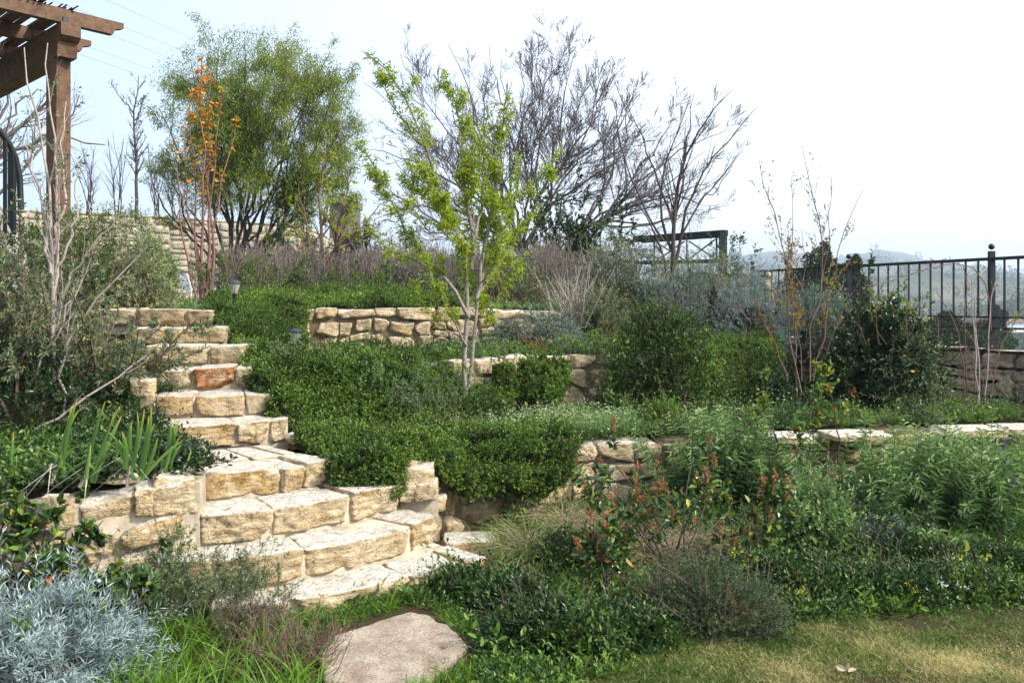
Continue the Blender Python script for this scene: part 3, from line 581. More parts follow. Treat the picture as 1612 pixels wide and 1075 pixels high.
T = thing('utility_post', 'short blue grey post left of the white chair', 'post', pd(258, 480, 18)); m = MB(); bar(m, pd(258, 482, 18), pd(258, 457, 18), .035); tube1(m, [pd(258, 457, 18), pd(258, 455, 18)], [.045, .02], 8); m.build('shaft', [GREYP], T)
# power lines
LINE = flatm('cable_grey', (.10, .11, .13), .6)
for i, (a, b, lb) in enumerate((((140, -12), (290, 55), 'topmost'), ((50, -12), (285, 78), 'second highest'), ((110, 32), (270, 92), 'third'), ((100, 60), (262, 118), 'fourth'), ((110, 80), (258, 132), 'lowest'))):
    T = thing('power_line', f'{lb} thin power line crossing the sky at upper left', 'cable', pd(*b, 70)); m = MB(); P = []
    for t in np.linspace(-.6, 2.2, 14): P.append(pd(a[0] + (b[0] - a[0]) * t, a[1] + (b[1] - a[1]) * t + 5 * (t - .5) ** 2, 46 + 24 * t))
    tube1(m, P, .010, 4); m.build('cable', [LINE], T)
# building behind the trees
T = thing('house', 'brownish flat roofed house far behind the feathery tree', 'house', pd(550, 480, 75)); BW = mortarm('brown_render', (.17, .14, .12)); m = MB()
c = pd(530, 350, 75); box(m, (c[0], c[1] + 4, 4.), (.85, 0, 0), (0, 3, 0), (0, 0, 6.6)); m.build('wall', [BW], T)
m = MB(); c2 = pd(530, 219, 75); box(m, (c2[0], c2[1] + 4, 10.8), (1.0, 0, 0), (0, 3.4, 0), (0, 0, .3)); m.build('roof', [BW], T)
for x, y in ((524, 312), (536, 312)):
    m = MB(); c4 = pd(x, y, 75); box(m, (c4[0], c4[1] + .98, c4[2]), (.2, 0, 0), (0, .05, 0), (0, 0, .5)); m.build('window', [flatm('dark_glass', (.03, .04, .05), .1)], T)
# ================================================================ PLANTS
# foliage materials, colour from dark/old to pale/young along each leaf's tint
G_DARK = leafm('dark_green_leaf', [(0, (.010, .022, .009)), (.5, (.024, .055, .016)), (.85, (.06, .12, .025)), (1, (.13, .19, .04))], .38, .2, .5, gain=1.0, warm=(1.0, 1.05, .85))
G_CREEP = leafm('creeper_leaf', [(0, (.012, .028, .008)), (.45, (.028, .065, .016)), (.8, (.075, .14, .028)), (.985, (.12, .19, .045)), (1, (.22, .10, .04))], .45, .25, .4, gain=1.4)
G_MID = leafm('herb_leaf', [(0, (.03, .06, .02)), (.5, (.07, .14, .03)), (1, (.15, .25, .06))], .5, .3, gain=1.05)
G_FRESH = leafm('fresh_spring_leaf', [(0, (.10, .19, .02)), (.5, (.27, .37, .05)), (.9, (.42, .50, .09)), (1, (.35, .2, .05))], .45, .5, .35)
G_SILVER = leafm('silver_leaf', [(0, (.11, .15, .15)), (.5, (.27, .34, .35)), (1, (.46, .54, .55))], .7, .15, .2, gain=.85, warm=(.95, 1, 1.02))
G_GREY = leafm('grey_green_leaf', [(0, (.04, .065, .045)), (.5, (.11, .16, .12)), (.88, (.22, .28, .22)), (.97, (.30, .33, .25)), (1, (.45, .30, .04))], .6, .2, .3, gain=0.95)
G_SAGE = leafm('sage_leaf', [(0, (.04, .09, .04)), (.5, (.10, .19, .09)), (.9, (.22, .33, .2)), (1, (.42, .5, .4))], .55, .3, .3, gain=1.0)
G_BLUE = leafm('blue_grey_leaf', [(0, (.045, .07, .065)), (.5, (.11, .155, .145)), (1, (.22, .28, .27))], .7, .15, .2, gain=1.05, warm=(1, 1, .95))
G_GRASS = leafm('grass_blade', [(0, (.04, .09, .015)), (.5, (.09, .20, .025)), (.9, (.17, .32, .05)), (1, (.35, .33, .14))], .45, .4, .4)
G_LAWN = leafm('lawn_blade', [(0, (.05, .10, .02)), (.4, (.13, .19, .045)), (.62, (.33, .31, .13)), (1, (.58, .49, .28))], .6, .3, .2, warm=(.95, .92, .9))
G_DRY = leafm('dry_straw', [(0, (.16, .12, .07)), (.5, (.32, .26, .17)), (1, (.50, .43, .30))], .7, .25, .2, gain=1.05, warm=(1, .98, .98))
G_LAV = leafm('faded_lavender_stem', [(0, (.09, .075, .07)), (.5, (.19, .155, .15)), (.85, (.30, .25, .26)), (1, (.28, .22, .36))], .8, .2, .1, gain=1.25, warm=(1, 1, .95))
G_FEATHER = leafm('feathery_leaf', [(0, (.028, .05, .018)), (.5, (.07, .105, .025)), (.85, (.13, .16, .035)), (1, (.2, .15, .04))], .55, .35, .3, gain=2.0)
G_ORANGE = leafm('autumn_leaf', [(0, (.10, .14, .03)), (.3, (.35, .30, .04)), (.55, (.62, .28, .03)), (.8, (.55, .15, .03)), (1, (.30, .05, .03))], .4, .4, .5)
G_LEATHER = leafm('leathery_leaf', [(0, (.015, .04, .018)), (.6, (.04, .09, .03)), (.88, (.13, .20, .04)), (.95, (.36, .25, .05)), (1, (.36, .13, .07))], .25, .15, .6, gain=1.2)
G_PANICLE = leafm('rusty_panicle', [(0, (.20, .075, .04)), (.6, (.38, .17, .09)), (1, (.5, .27, .16))], .8, .15, .1, gain=1., warm=(.95, 1., .95))
G_RUSSET = leafm('russet_bud_leaf', [(0, (.16, .08, .03)), (.5, (.30, .17, .06)), (.8, (.24, .26, .06)), (1, (.40, .30, .08))], .6, .3, .2)
G_ROSE = leafm('rose_leaf', [(0, (.04, .09, .03)), (.55, (.12, .22, .05)), (.82, (.30, .30, .04)), (.92, (.28, .07, .03)), (1, (.2, .03, .03))], .35, .3, .5)
G_PINE = leafm('far_evergreen', [(0, (.015, .03, .018)), (1, (.05, .085, .035))], .7, .1, .1, gain=1.0)
F_YEL = leafm('yellow_petal', [(0, (.6, .55, .03)), (1, (.8, .75, .08))], .6, .3, .1, warm=(1, 1, .95))
F_WHT = leafm('white_petal', [(0, (.6, .58, .6)), (1, (.8, .8, .78))], .6, .3, .1, warm=(1, 1, .95))
F_PUR = leafm('purple_flower', [(0, (.12, .04, .3)), (1, (.3, .14, .55))], .6, .2, .1, warm=(1, 1, .95))
F_RED = leafm('red_flower', [(0, (.45, .02, .03)), (1, (.6, .05, .06))], .6, .2, .1, warm=(1, 1, .95))
B_GREY = woodm('grey_bark', (.14, .115, .10), (.33, .29, .26)); B_PALE = woodm('pale_bark', (.28, .23, .2), (.5, .43, .38)); B_BROWN = woodm('brown_bark', (.10, .06, .045), (.24, .16, .12))
B_DARK = woodm('dark_bark', (.04, .03, .03), (.11, .09, .08)); B_RED = woodm('reddish_bark', (.14, .07, .055), (.30, .17, .14)); B_LAV = woodm('greyish_lavender_stem', (.14, .125, .11), (.27, .245, .225)); B_GREEN = woodm('green_stem', (.05, .08, .03), (.12, .17, .07))
UPV = A([0, 0, 1.])
def sprigs(mb, P, Nr, Ls, m, L, W, out=.8, tb=(.2, .55), spread=.35, kind='d', mi=0, droop=0., stem=None, up=.0):
    """short leafy shoots: P base points, Nr directions, m leaves each, paler to the tip"""
    n = len(P); Ls = Ls * (.55 + 1.1 * rng.random(n) ** 2.); D = nrm(Nr + N(n, 3) * spread + UPV * up); Ls = np.broadcast_to(np.asarray(Ls, float), (n,)) * U(.6, 1.3, n)
    t = (np.arange(m) + .5) / m; T0 = U(0, .22, n) + fbm(P, 2.3, 3, 41) * .3
    a = perp(D); b = np.cross(D, a); ph = np.arange(m) * 2.4
    pos = P[:, None] + D[:, None] * (Ls[:, None, None] * t[None, :, None])
    dr = D[:, None] * (.45 + .5 * t[None, :, None]) + (a[:, None] * np.cos(ph)[None, :, None] + b[:, None] * np.sin(ph)[None, :, None]) * out
    dr = dr.reshape(-1, 3) + N(n * m, 3) * .15
    ti = np.clip(tb[0] + (tb[1]) * t[None] * U(.5, 1.4, (n, 1)) + T0[:, None], 0, .975).ravel(); ti[rng.random(n * m) < .006] = 1
    leaves(mb, pos.reshape(-1, 3), dr, L * U(.7, 1.2, n * m), W * U(.8, 1.2, n * m), ti, kind, None if True else None, droop, mi)
    if stem: tubes(mb, np.stack([P - D * .02, P + D * Ls[:, None]], 1), np.full((n, 2), stem), 3, .3, 1)
def dome(c, rx, ry, h, n, lump=.18, lf=3., inner=.55, low=-.1):
    """points and normals through the outer shell of a lumpy dome"""
    v = nrm(N(n * 2, 3)); v = v[v[:, 2] > low][:n]; n = len(v); s = 1 + fbm(v * A([rx, ry, h]) + c, lf / 1., 3, 7) * lump
    q = 1 - (1 - inner) * U(0, 1, n) ** 2.2; p = c + v * A([rx, ry, h]) * (s * q)[:, None]; nn = nrm(v / A([rx, ry, h])); return p, nn, q
def core(mb, c, rx, ry, h, mi=1, sc_=.6, n=20):
    u, v = np.meshgrid(np.linspace(0, 2 * math.pi, n), np.linspace(-.3, math.pi / 2, n // 2), indexing='ij'); d = np.stack([np.cos(u) * np.cos(v), np.sin(u) * np.cos(v), np.sin(v)], -1)
    p = c + d * A([rx, ry, h]) * sc_ * (1 + fbm(d * A([rx, ry, h]) + c, 3., 3, 7) * .18)[..., None]; k = n // 2; a, b = np.meshgrid(np.arange(n - 1), np.arange(k - 1), indexing='ij'); a, b = a.ravel(), b.ravel()
    mb.add(p, np.stack([a * k + b, (a + 1) * k + b, (a + 1) * k + b + 1, a * k + b + 1], 1), .5, mi, True)
def mound(name, label, cat, c, rx, ry, h, n, mat, L=.02, W=.009, m=7, Ls=.06, out=.8, lump=.18, lf=3., tb=(.15, .55), up=.2, kind='d', inner=.5, stems=60, bark=None, group=None, spread=.35, sr=.004, low=-.1, corem=None):
    c = A(c, float); T = thing(name, label, cat, c, group); mb = MB()
    p, nn, q = dome(c, rx, ry, h, n, lump, lf, inner, low); sprigs(mb, p - nn * Ls * .5, nn, Ls, m, L, W, out, tb, spread, kind, up=up)
    ks = max(6, n // 28); p, nn, q = dome(c, rx * .92, ry * .92, h * .92, ks, lump, lf, .8, max(low, .05)); S_ = walk(p, nrm(nn + N(len(p), 3) * .5 + UPV * (.3 + up)), Ls * U(1.3, 3.2, len(p)), 5, .02, .13); tubes(mb, S_, np.full((len(p), 5), .0018), 3, .2, 1)
    q_, d_ = onbr(S_, len(p) * int(m * 1.6), .15, 1, .9); leaves(mb, q_, d_, L * U(.6, 1.1, len(q_)), W * U(.7, 1.1, len(q_)), np.clip(U(tb[0], tb[0] + tb[1] * 1.3, len(q_)), 0, .97), kind)
    mb.build('foliage', [mat, bark or B_BROWN], T)
    mb = MB(); p, nn, q = dome(c, rx * .9, ry * .9, h * .9, stems, lump, lf, .7)
    b0 = np.repeat(c[None], len(p), 0) + N(len(p), 3) * A([rx, ry, 0]) * .12 - UPV * .03; mid = (b0 + p) / 2 + N(len(p), 3) * .04 * A([1, 1, .3])
    tubes(mb, np.stack([b0, mid, p], 1), np.full((len(p), 3), sr) * A([1.6, 1, .5]), 4)
    core(mb, c, rx, ry, h, 1, .58)
    mb.build('branches', [bark or B_BROWN, corem or SOIL], T); return T
def sheetpts(rows, n, lump=.04, lf=4., thick=.1):
    """points, normals over a sheet of control points (rows back to front / top to bottom)"""
    K = A(rows, float); nr_, nc = K.shape[:2]; u = U(0, nr_ - 1.001, n * 3); v = U(0, nc - 1.001, n * 3)
    i, j = u.astype(int), v.astype(int); fu, fv = (u - i)[:, None], (v - j)[:, None]
    a, b, c_, d = K[i, j], K[i, j + 1], K[i + 1, j], K[i + 1, j + 1]
    p = (a * (1 - fv) + b * fv) * (1 - fu) + (c_ * (1 - fv) + d * fv) * fu
    tu = (c_ - a) * (1 - fv) + (d - b) * fv; tv = (b - a) * (1 - fu) + (d - c_) * fu; nn = np.cross(tu, tv); ar = np.linalg.norm(nn, axis=1); nn = nrm(nn)
    keep = rng.random(len(p)) < ar / ar.max(); p, nn, u, v = p[keep][:n], nn[keep][:n], u[keep][:n], v[keep][:n]
    nn = np.where((nn[:, 2] + -nn[:, 1] * .5 < 0)[:, None], -nn, nn)
    e = np.minimum.reduce([u, nr_ - 1 - u, v, nc - 1 - v]) + fbm(p, 5, 2) * .12
    h = (fbm(p, lf, 3, 11) * lump + thick) * np.clip(e * 5, 0, 1); k = e > -.02 + .0 * u
    return p[k], nn[k], h[k]
def sheetmesh(mb, rows, lump, lf, thick, mi=1, sub=10):
    K = A(rows, float); nr_, nc = K.shape[:2]; u = np.linspace(0, nr_ - 1.001, (nr_ - 1) * sub); v = np.linspace(0, nc - 1.001, (nc - 1) * sub); uu, vv = np.meshgrid(u, v, indexing='ij'); i, j = uu.astype(int), vv.astype(int); fu, fv = (uu - i)[..., None], (vv - j)[..., None]
    p = (K[i, j] * (1 - fv) + K[i, j + 1] * fv) * (1 - fu) + (K[i + 1, j] * (1 - fv) + K[i + 1, j + 1] * fv) * fu; tu = K[i + 1, j] - K[i, j]; tv = K[i, j + 1] - K[i, j]; nn = nrm(np.cross(tu, tv)); nn = np.where(((nn[..., 2] - nn[..., 1] * .5) < 0)[..., None], -nn, nn)
    e = np.minimum.reduce([uu, nr_ - 1 - uu, vv, nc - 1 - vv]); h = (fbm(p, lf, 3, 11) * lump + thick) * np.clip(e * 5, 0, 1) * .62 - .03; p = p + nn * h[..., None]
    a, b = np.meshgrid(np.arange(len(u) - 1), np.arange(len(v) - 1), indexing='ij'); a, b = a.ravel(), b.ravel(); k = len(v); mb.add(p, np.stack([a * k + b, (a + 1) * k + b, (a + 1) * k + b + 1, a * k + b + 1], 1), .5, mi, True)
def cover(name, label, cat, sheets, mat, L=.02, W=.010, m=7, Ls=.05, lump=.05, lf=4., thick=.1, dens=2200, out=.8, tb=(.1, .55), up=.35, kind='d', kindk='stuff', under=None):
    mb = MB()
    for rows in sheets:
        K = A(rows, float); ar = 0
        for i in range(K.shape[0] - 1):
            for j in range(K.shape[1] - 1): ar += np.linalg.norm(np.cross(K[i + 1, j] - K[i, j], K[i, j + 1] - K[i, j]))
        p, nn, h = sheetpts(rows, int(ar * dens), lump, lf, thick); n = len(p); q = 1 - .6 * U(0, 1, n) ** 2
        sprigs(mb, p + nn * (h * q)[:, None] - nn * Ls * .4, nn, Ls, m, L, W, out, tb, .45, kind, up=up); sheetmesh(mb, rows, lump, lf, thick)
        k = rng.choice(n, n // 22, False); b_ = p[k] + nn[k] * (h[k] * .8)[:, None]; D_ = nrm(nn[k] + N(len(k), 3) * .8 + UPV * .3); S_ = walk(b_, D_, Ls * U(1.5, 3.6, len(k)), 5, -.14, .15)
        tubes(mb, S_, np.full((len(k), 5), .0016), 3, .3, 1); q_, d_ = onbr(S_, len(k) * 13, .1, 1, .9); leaves(mb, q_, d_, L * U(.6, 1.1, len(q_)), W * .9, np.clip(U(.3, .97, len(q_)), 0, .97), kind)
    o = mb.build(name, [mat, under or SOIL]); tag(o, label, cat, None, kindk); return o
def px(*rows): return [[pd(*q) for q in r] for r in rows]
# ---------------------------------------------------------------- creeping cover, grass, low herbs
cover('creeper', 'dark green creeping shrub spilling over the middle wall between the steps and the young tree', 'ground cover', [
  px([(385, 558, 8.0), (450, 566, 8.3), (520, 570, 8.3), (600, 572, 8.35), (660, 574, 8.4)],
     [(378, 590, 7.25), (450, 580, 7.35), (530, 578, 7.5), (600, 582, 7.7), (662, 586, 7.9)],
     [(400, 625, 6.95), (470, 628, 7.1), (550, 632, 7.3), (620, 634, 7.5), (675, 632, 7.75)],
     [(438, 674, 6.65), (490, 686, 6.9), (560, 692, 7.05), (620, 688, 7.2), (690, 680, 7.4)])],
  G_CREEP, .028, .014, 8, .07, .12, 2.8, .11, 3300, up=.2, tb=(.0, .75))
cover('creeper', 'bright tipped creeper hanging over the lower wall right of the steps', 'ground cover', [
  px([(456, 694, 6.5), (520, 692, 6.75), (600, 690, 6.9), (700, 682, 7.1), (800, 684, 7.15), (918, 697, 7.25)],
     [(500, 712, 6.05), (560, 712, 6.1), (640, 715, 6.15), (730, 712, 6.5), (820, 705, 6.85), (910, 700, 7.0)],
     [(520, 745, 5.85), (575, 742, 5.95), (628, 735, 6.0), (720, 735, 6.35), (810, 735, 6.7), (912, 728, 6.95)]),
  px([(505, 715, 5.95), (550, 715, 5.95), (600, 715, 6.0), (645, 712, 6.02)], [(515, 745, 5.8), (555, 750, 5.8), (600, 750, 5.85), (642, 745, 5.9)], [(530, 780, 5.7), (575, 790, 5.72), (615, 790, 5.78), (640, 772, 5.84)]),
  px([(682, 730, 6.15), (730, 730, 6.3), (780, 730, 6.5), (850, 730, 6.8), (908, 722, 6.95)], [(690, 762, 6.1), (735, 782, 6.3), (790, 775, 6.5), (850, 790, 6.75), (902, 752, 6.9)])],
  G_CREEP, .025, .013, 8, .07, .11, 3.4, .085, 3500, up=.2, tb=(.05, .8))
cover('creeper', 'dark creeper tumbling from the upper terrace beside the top steps', 'ground cover', [
  px([(322, 476, 9.8), (370, 470, 10.2), (430, 466, 10.6), (490, 470, 10.8)], [(325, 492, 9.1), (365, 490, 9.3), (420, 486, 9.6), (490, 486, 9.8)],
     [(350, 520, 8.5), (390, 510, 8.9), (430, 515, 9.5), (482, 520, 9.7)], [(372, 556, 7.9), (405, 552, 8.3), (440, 552, 8.8), (485, 545, 9.3)]),
  px([(480, 462, 11.2), (560, 462, 11.4), (640, 468, 11.4), (740, 474, 11.2)], [(480, 484, 10.0), (560, 484, 10.15), (640, 484, 10.2), (740, 486, 10.3)])],
  G_CREEP, .024, .012, 7, .06, .06, 3.5, .10, 2600, up=.3, tb=(.1, .6))
cover('creeper', 'loose dark greenery hiding the left part of the middle wall beside the young trunk', 'ground cover', [
  px([(640, 574, 8.1), (690, 580, 8.25), (730, 585, 8.45)], [(645, 600, 7.85), (695, 606, 8.05), (728, 612, 8.2)], [(655, 655, 7.5), (700, 655, 7.6), (765, 655, 7.8)]), px([(742, 600, 8.4), (790, 615, 8.4)], [(740, 655, 7.8), (800, 655, 7.9)])],
  G_CREEP, .026, .013, 7, .07, .1, 5., .07, 2000, up=.3, tb=(.0, .6))
cover('creeper', 'clipped green mat over the wall right of the round dark bush', 'ground cover', [
  px([(1090, 545, 10.8), (1150, 538, 11), (1230, 545, 10.8)], [(1090, 560, 10.0), (1160, 556, 10.0), (1235, 562, 10.0)], [(1095, 610, 9.6), (1170, 612, 9.6), (1240, 612, 9.5)], [(1100, 650, 9.4), (1170, 655, 9.3), (1245, 650, 9.3)])],
  G_CREEP, .024, .012, 7, .06, .06, 3., .14, 2400)
def ivy(label, pts, rows, n=700, mat=G_MID):
    cover('climber', label, 'climber', [px(*rows)], mat, .035, .026, 4, .05, .06, 6, .06, n, kindk='thing', kind='h')
cover('trailing_ivy', 'leafy climber on the middle wall just right of the tree trunk', 'climber', [px([(775, 572, 8.45), (812, 572, 8.5)], [(775, 600, 8.35), (815, 600, 8.4)], [(780, 645, 8.2), (812, 640, 8.3)])], G_MID, .03, .024, 5, .06, .05, 6, .07, 1500, kindk='thing', kind='h')
cover('trailing_ivy', 'rounded green climber over the middle wall, left of the exposed corner blocks', 'climber', [px([(815, 570, 8.6), (860, 560, 8.7), (895, 572, 8.8)], [(815, 600, 8.5), (850, 598, 8.5), (898, 600, 8.6)], [(815, 632, 8.4), (850, 635, 8.4), (880, 640, 8.4)])], G_MID, .03, .024, 5, .06, .06, 6, .09, 1700, kindk='thing', kind='h')
# low carpet of herbs over terrace B
def scatter(poly, n):
    """random plan points inside a polygon of (x, y)"""
    P = A(poly, float); out = []; lo, hi = P.min(0), P.max(0); k = len(P)
    while sum(map(len, out)) < n:
        q = U(0, 1, (n * 2, 2)) * (hi - lo) + lo; ins = np.zeros(len(q), bool)
        for i in range(k):
            a, b = P[i], P[(i + 1) % k]; c = ((a[1] > q[:, 1]) != (b[1] > q[:, 1])) & (q[:, 0] < (b[0] - a[0]) * (q[:, 1] - a[1]) / (b[1] - a[1] + 1e-12) + a[0]); ins ^= c
        out.append(q[ins])
    return np.concatenate(out)[:n]
def plan(*q): return [tuple(xd(x, d, 0)[:2]) for x, d in q]
def low(name, label, cat, poly, zf, n, mat, L, W, m, Ls, lump=.5, clump=None, **kw):
    q = scatter(poly, n); p = np.c_[q, q[:, 0] * 0]; z_ = zf if not callable(zf) else zf(p)
    f = np.clip(fbm(p, clump or 1.6, 3, 21) * .7 + .6, 0, 1.4); k = rng.random(len(p)) < f * 1.3; p, f = p[k], f[k]; p[:, 2] = (z_[k] if callable(zf) else z_)
    mb = MB(); sprigs(mb, p, np.repeat(UPV[None], len(p), 0), Ls * (.4 + f * lump * 1.6), m, L, W, **{**dict(out=.9, tb=(.1, .6), spread=.55), **kw}); o = mb.build(name, [mat]); tag(o, label, cat, None, 'stuff'); return o
TB = plan((700, 6.95), (800, 6.9), (930, 7.35), (1060, 7.65), (1300, 8.05), (1600, 8.5), (1600, 9.6), (1450, 9.8), (1230, 10), (945, 9.1), (800, 8.5), (700, 8.1))
low('herbs', 'mixed low green herbs carpeting the middle terrace', 'herbs', TB, .57, 11000, G_MID, .026, .012, 6, .07, clump=1.6)
low('herbs', 'grey green daisy foliage in front of the middle wall', 'herbs', plan((640, 7.0), (760, 6.9), (880, 7.2), (1000, 7.5), (1000, 8.2), (900, 8.5), (760, 8.1)), .60, 7000, G_SAGE, .026, .009, 7, .15)
low('herbs', 'green herbs on the ledge under the grey lavender', 'herbs', plan((660, 8.2), (790, 8.9), (945, 9.5), (1060, 9.8), (1060, 11), (900, 10.6), (640, 9.9), (600, 8.6)), 1.16, 9000, G_MID, .028, .012, 6, .09)
low('herbs', 'pale flowering herbs along the edge of the upper terrace', 'herbs', plan((330, 9.5), (480, 10.1), (640, 10.4), (900, 11), (900, 12.5), (600, 12.5), (200, 11.5), (150, 9.4)), 1.66, 9000, G_SAGE, .03, .012, 6, .13)
low('herbs', 'dark leafy plants filling the bed left of the steps', 'herbs', plan((-200, 4.6), (100, 4.75), (300, 5.15), (290, 5.6), (225, 6.4), (210, 8.4), (-300, 8.4)), lambda p: .70 + (p[:, 1] - 4.7) * .1, 16000, G_DARK, .035, .018, 6, .12, out=1.)
low('herbs', 'pale low herbs around the foot of the tall wall', 'herbs', plan((-100, 12), (480, 12.5), (560, 24), (-200, 24)), 1.68, 4000, G_MID, .07, .03, 5, .14)
def clumps(label, poly, zf, nc, mat, L, W, m, Ls, size=.07, per=28, **kw):
    c = scatter(poly, nc); sz = size * U(.5, 1.5, nc); i = np.repeat(np.arange(nc), per); o_ = N(nc * per, 2); q = c[i] + o_ * sz[i, None]; hh = np.exp(-(o_ ** 2).sum(1) * .35); p = np.c_[q, q[:, 0] * 0 + zf]
    D = np.c_[o_ * .45, np.ones(len(q))]; mb = MB(); k = sz[i] / size; sprigs(mb, p, nrm(D), Ls * k * (.35 + hh), m, L, W, **{**dict(out=.9, tb=(.05, .6), spread=.25), **kw}); o = mb.build('herbs', [mat]); tag(o, label, 'herbs', None, 'stuff')
for zf, P_, nm in ((.57, TB, 'middle terrace'), (1.16, plan((700, 8.4), (790, 8.9), (945, 9.5), (1060, 9.8), (1060, 11), (900, 10.6), (640, 9.9)), 'ledge below the upper wall')):
    n_ = 1 if zf < 1 else .5
    clumps('dark tufts of leafy herbs on the ' + nm, P_, zf, int(130 * n_), G_DARK, .032, .014, 7, .15, .08, 30)
    clumps('grey green feathery tufts on the ' + nm, P_, zf, int(90 * n_), G_GREY, .03, .008, 9, .16, .07, 30)
    clumps('broad light green weed rosettes on the ' + nm, P_, zf, int(80 * n_), G_MID, .07, .028, 6, .09, .04, 10, kind='h')
# ---- ground herbs in the lower bed: everything between walls and the lawn
lawn_edge = [(880, 1085), (985, 1042), (1080, 1012), (1230, 978), (1400, 958), (1700, 945)]
def zpt(x, y, zz=0.): d = F * (EH - zz) / (y - HY); return ((x - CX) * d / F, d)
BED = [zpt(690, 952), zpt(760, 985), zpt(770, 1100), zpt(870, 1120)] + [zpt(x, y + 12) for x, y in lawn_edge] + [(8, 8.2), tuple(WA[6][:2]), tuple(WA[5][:2]), tuple(WA[4][:2]), tuple(WA[3][:2]), tuple(WA[2][:2]), (-.1, 5.9), (-.35, 5.3), (-1., 4.75)]
low('herbs', 'small dark green leaves covering the lower bed', 'herbs', BED, .0, 30000, G_DARK, .024, .012, 7, .085, clump=1.7)
low('herbs', 'lighter weedy herbs mixed through the lower bed', 'herbs', BED, .0, 9000, G_MID, .035, .012, 6, .11, clump=2.3, lump=.7)
clumps('broad leaved green weeds in the lower bed', BED, 0, 170, G_MID, .065, .024, 6, .12, .04, 9, kind='h')
clumps('dark leafy tufts in the lower bed', BED, 0, 150, G_DARK, .03, .014, 8, .13, .09, 34)
clumps('grey green tufts in the lower bed', BED, 0, 60, G_GREY, .024, .008, 9, .15, .07, 34)
clumps('yellow green tufts in the lower bed', BED, 0, 60, G_GRASS, .03, .013, 7, .12, .07, 26)
clumps('dark glossy tufts in the bed left of the steps', plan((-200, 4.6), (100, 4.75), (300, 5.15), (290, 5.6), (225, 6.4), (-100, 6.4)), .74, 90, G_DARK, .04, .02, 6, .08, .08, 22, kind='h', tb=(.0, .5))
# lawn
LAWN = [zpt(x, y) for x, y in lawn_edge] + [(4.6, 4.9), (4.0, 3.4), (.2, 3.4), zpt(870, 1120)]
mb = MB(); q = scatter(LAWN, 230000); p = np.c_[q, q[:, 0] * 0 + .005]; k = fbm(p, 2.6, 4, 31) * .5 + .44
edge = np.clip((p[:, 1] - 4.1) * .7, 0, 1) * .4
blades(mb, p, N(len(p), 3) * A([.7, .7, .15]) + UPV, U(.015, .05, len(p)) * (1 + .5 * fbm(p, 4., 3, 5)), U(.003, .0055, len(p)), U(.1, .7, len(p)), np.clip(k - edge + N(len(p)) * .24, 0, 1), 2)
o = mb.build('grass', [G_LAWN]); tag(o, 'short half dry lawn at the lower right', 'grass', None, 'stuff')
mb = MB(); loft(mb, [[(-.3, 2.4, .006), (8, 2.4, .006)], [(x_, y_, .006) for x_, y_ in [zpt(870, 1120)] + [zpt(x, y + 3) for x, y in lawn_edge] + [(8, 4.9)]]], 60, 20, .01, 3.)
o = mb.build('lawn', [soilm('lawn_thatch', (.10, .08, .035), (.2, .16, .08), (.08, .09, .03), 6., 60.)]); tag(o, kind='structure')
q = scatter([zpt(x, y + 18) for x, y in lawn_edge] + [zpt(x, y - 8) for x, y in lawn_edge[::-1]], 1800); mb = MB(); sprigs(mb, np.c_[q, q[:, 0] * 0], np.repeat(UPV[None], len(q), 0), .025, 5, .026, .012, 1.2, (.2, .6), .6); o = mb.build('weeds', [G_MID]); tag(o, 'clover like weeds along the lawn edge', 'weeds', None, 'stuff')
# long green grass
def grasspatch(label, poly, n, L, zf=0., mat=G_GRASS, W=.008, lean=.35, bend=.5, name='grass', kind='stuff', tint=(.1, .9), clumps=0):
    q = scatter(poly, n)
    if clumps: c = q[:clumps]; q = c[rng.integers(clumps, size=n)] + N(n, 2) * .035
    p = np.c_[q, q[:, 0] * 0 + zf]; mb = MB(); blades(mb, p, N(n, 3) * A([lean, lean, 0]) + UPV, U(L * .5, L, n), U(W * .6, W, n), U(bend * .3, bend * 1.5, n), U(*tint, n), 4)
    o = mb.build(name, [mat]); tag(o, label, 'grass', None, kind); return o
grasspatch('fresh green grass growing along the foot of the lowest step', [zpt(x, y) for x, y in ((350, 962), (480, 955), (600, 925), (700, 905), (705, 940), (650, 955), (520, 995), (420, 1000))], 1900, .17, clumps=240)
grasspatch('long bright grass blades at the bottom left between the silver bush and the stepping stone', [zpt(x, y) for x, y in ((170, 1010), (320, 1000), (440, 1010), (500, 1060), (520, 1130), (400, 1200), (150, 1200))], 1500, .26, W=.011, clumps=170)
grasspatch('grass in front of and right of the stepping stone', [zpt(x, y) for x, y in ((650, 1085), (740, 1050), (850, 1060), (900, 1090), (880, 1130), (640, 1130))], 1500, .12, clumps=200)
low('herbs', 'small herbs and weeds closing in around the stepping stone', 'herbs', [zpt(x, y) for x, y in ((470, 1000), (560, 968), (640, 945), (740, 960), (790, 1010), (800, 1090), (740, 1080), (752, 1016), (725, 980), (670, 952), (600, 962), (515, 992), (480, 1025))], .0, 1500, G_DARK, .024, .012, 6, .05, clump=3.)
grasspatch('short grass fringing the back edge of the stepping stone', [zpt(x, y) for x, y in ((500, 992), (600, 962), (660, 946), (720, 965), (745, 1000), (735, 1010), (700, 975), (655, 956), (600, 970), (515, 997))], 900, .10, clumps=160)
grasspatch('upright grass tuft below the hanging creeper', [zpt(x, y) for x, y in ((765, 870), (800, 850), (845, 860), (820, 900), (775, 900))], 480, .32, W=.010, clumps=30)
grasspatch('grass tuft between the rusty panicled bush and the dark mat', [zpt(x, y) for x, y in ((850, 950), (910, 940), (950, 950), (930, 975), (860, 980))], 260, .3, W=.011, clumps=14)
grasspatch('grassy weeds at the far right of the lower bed', [zpt(x, y) for x, y in ((1480, 850), (1700, 850), (1700, 930), (1500, 900))], 1400, .25, W=.010, clumps=90)
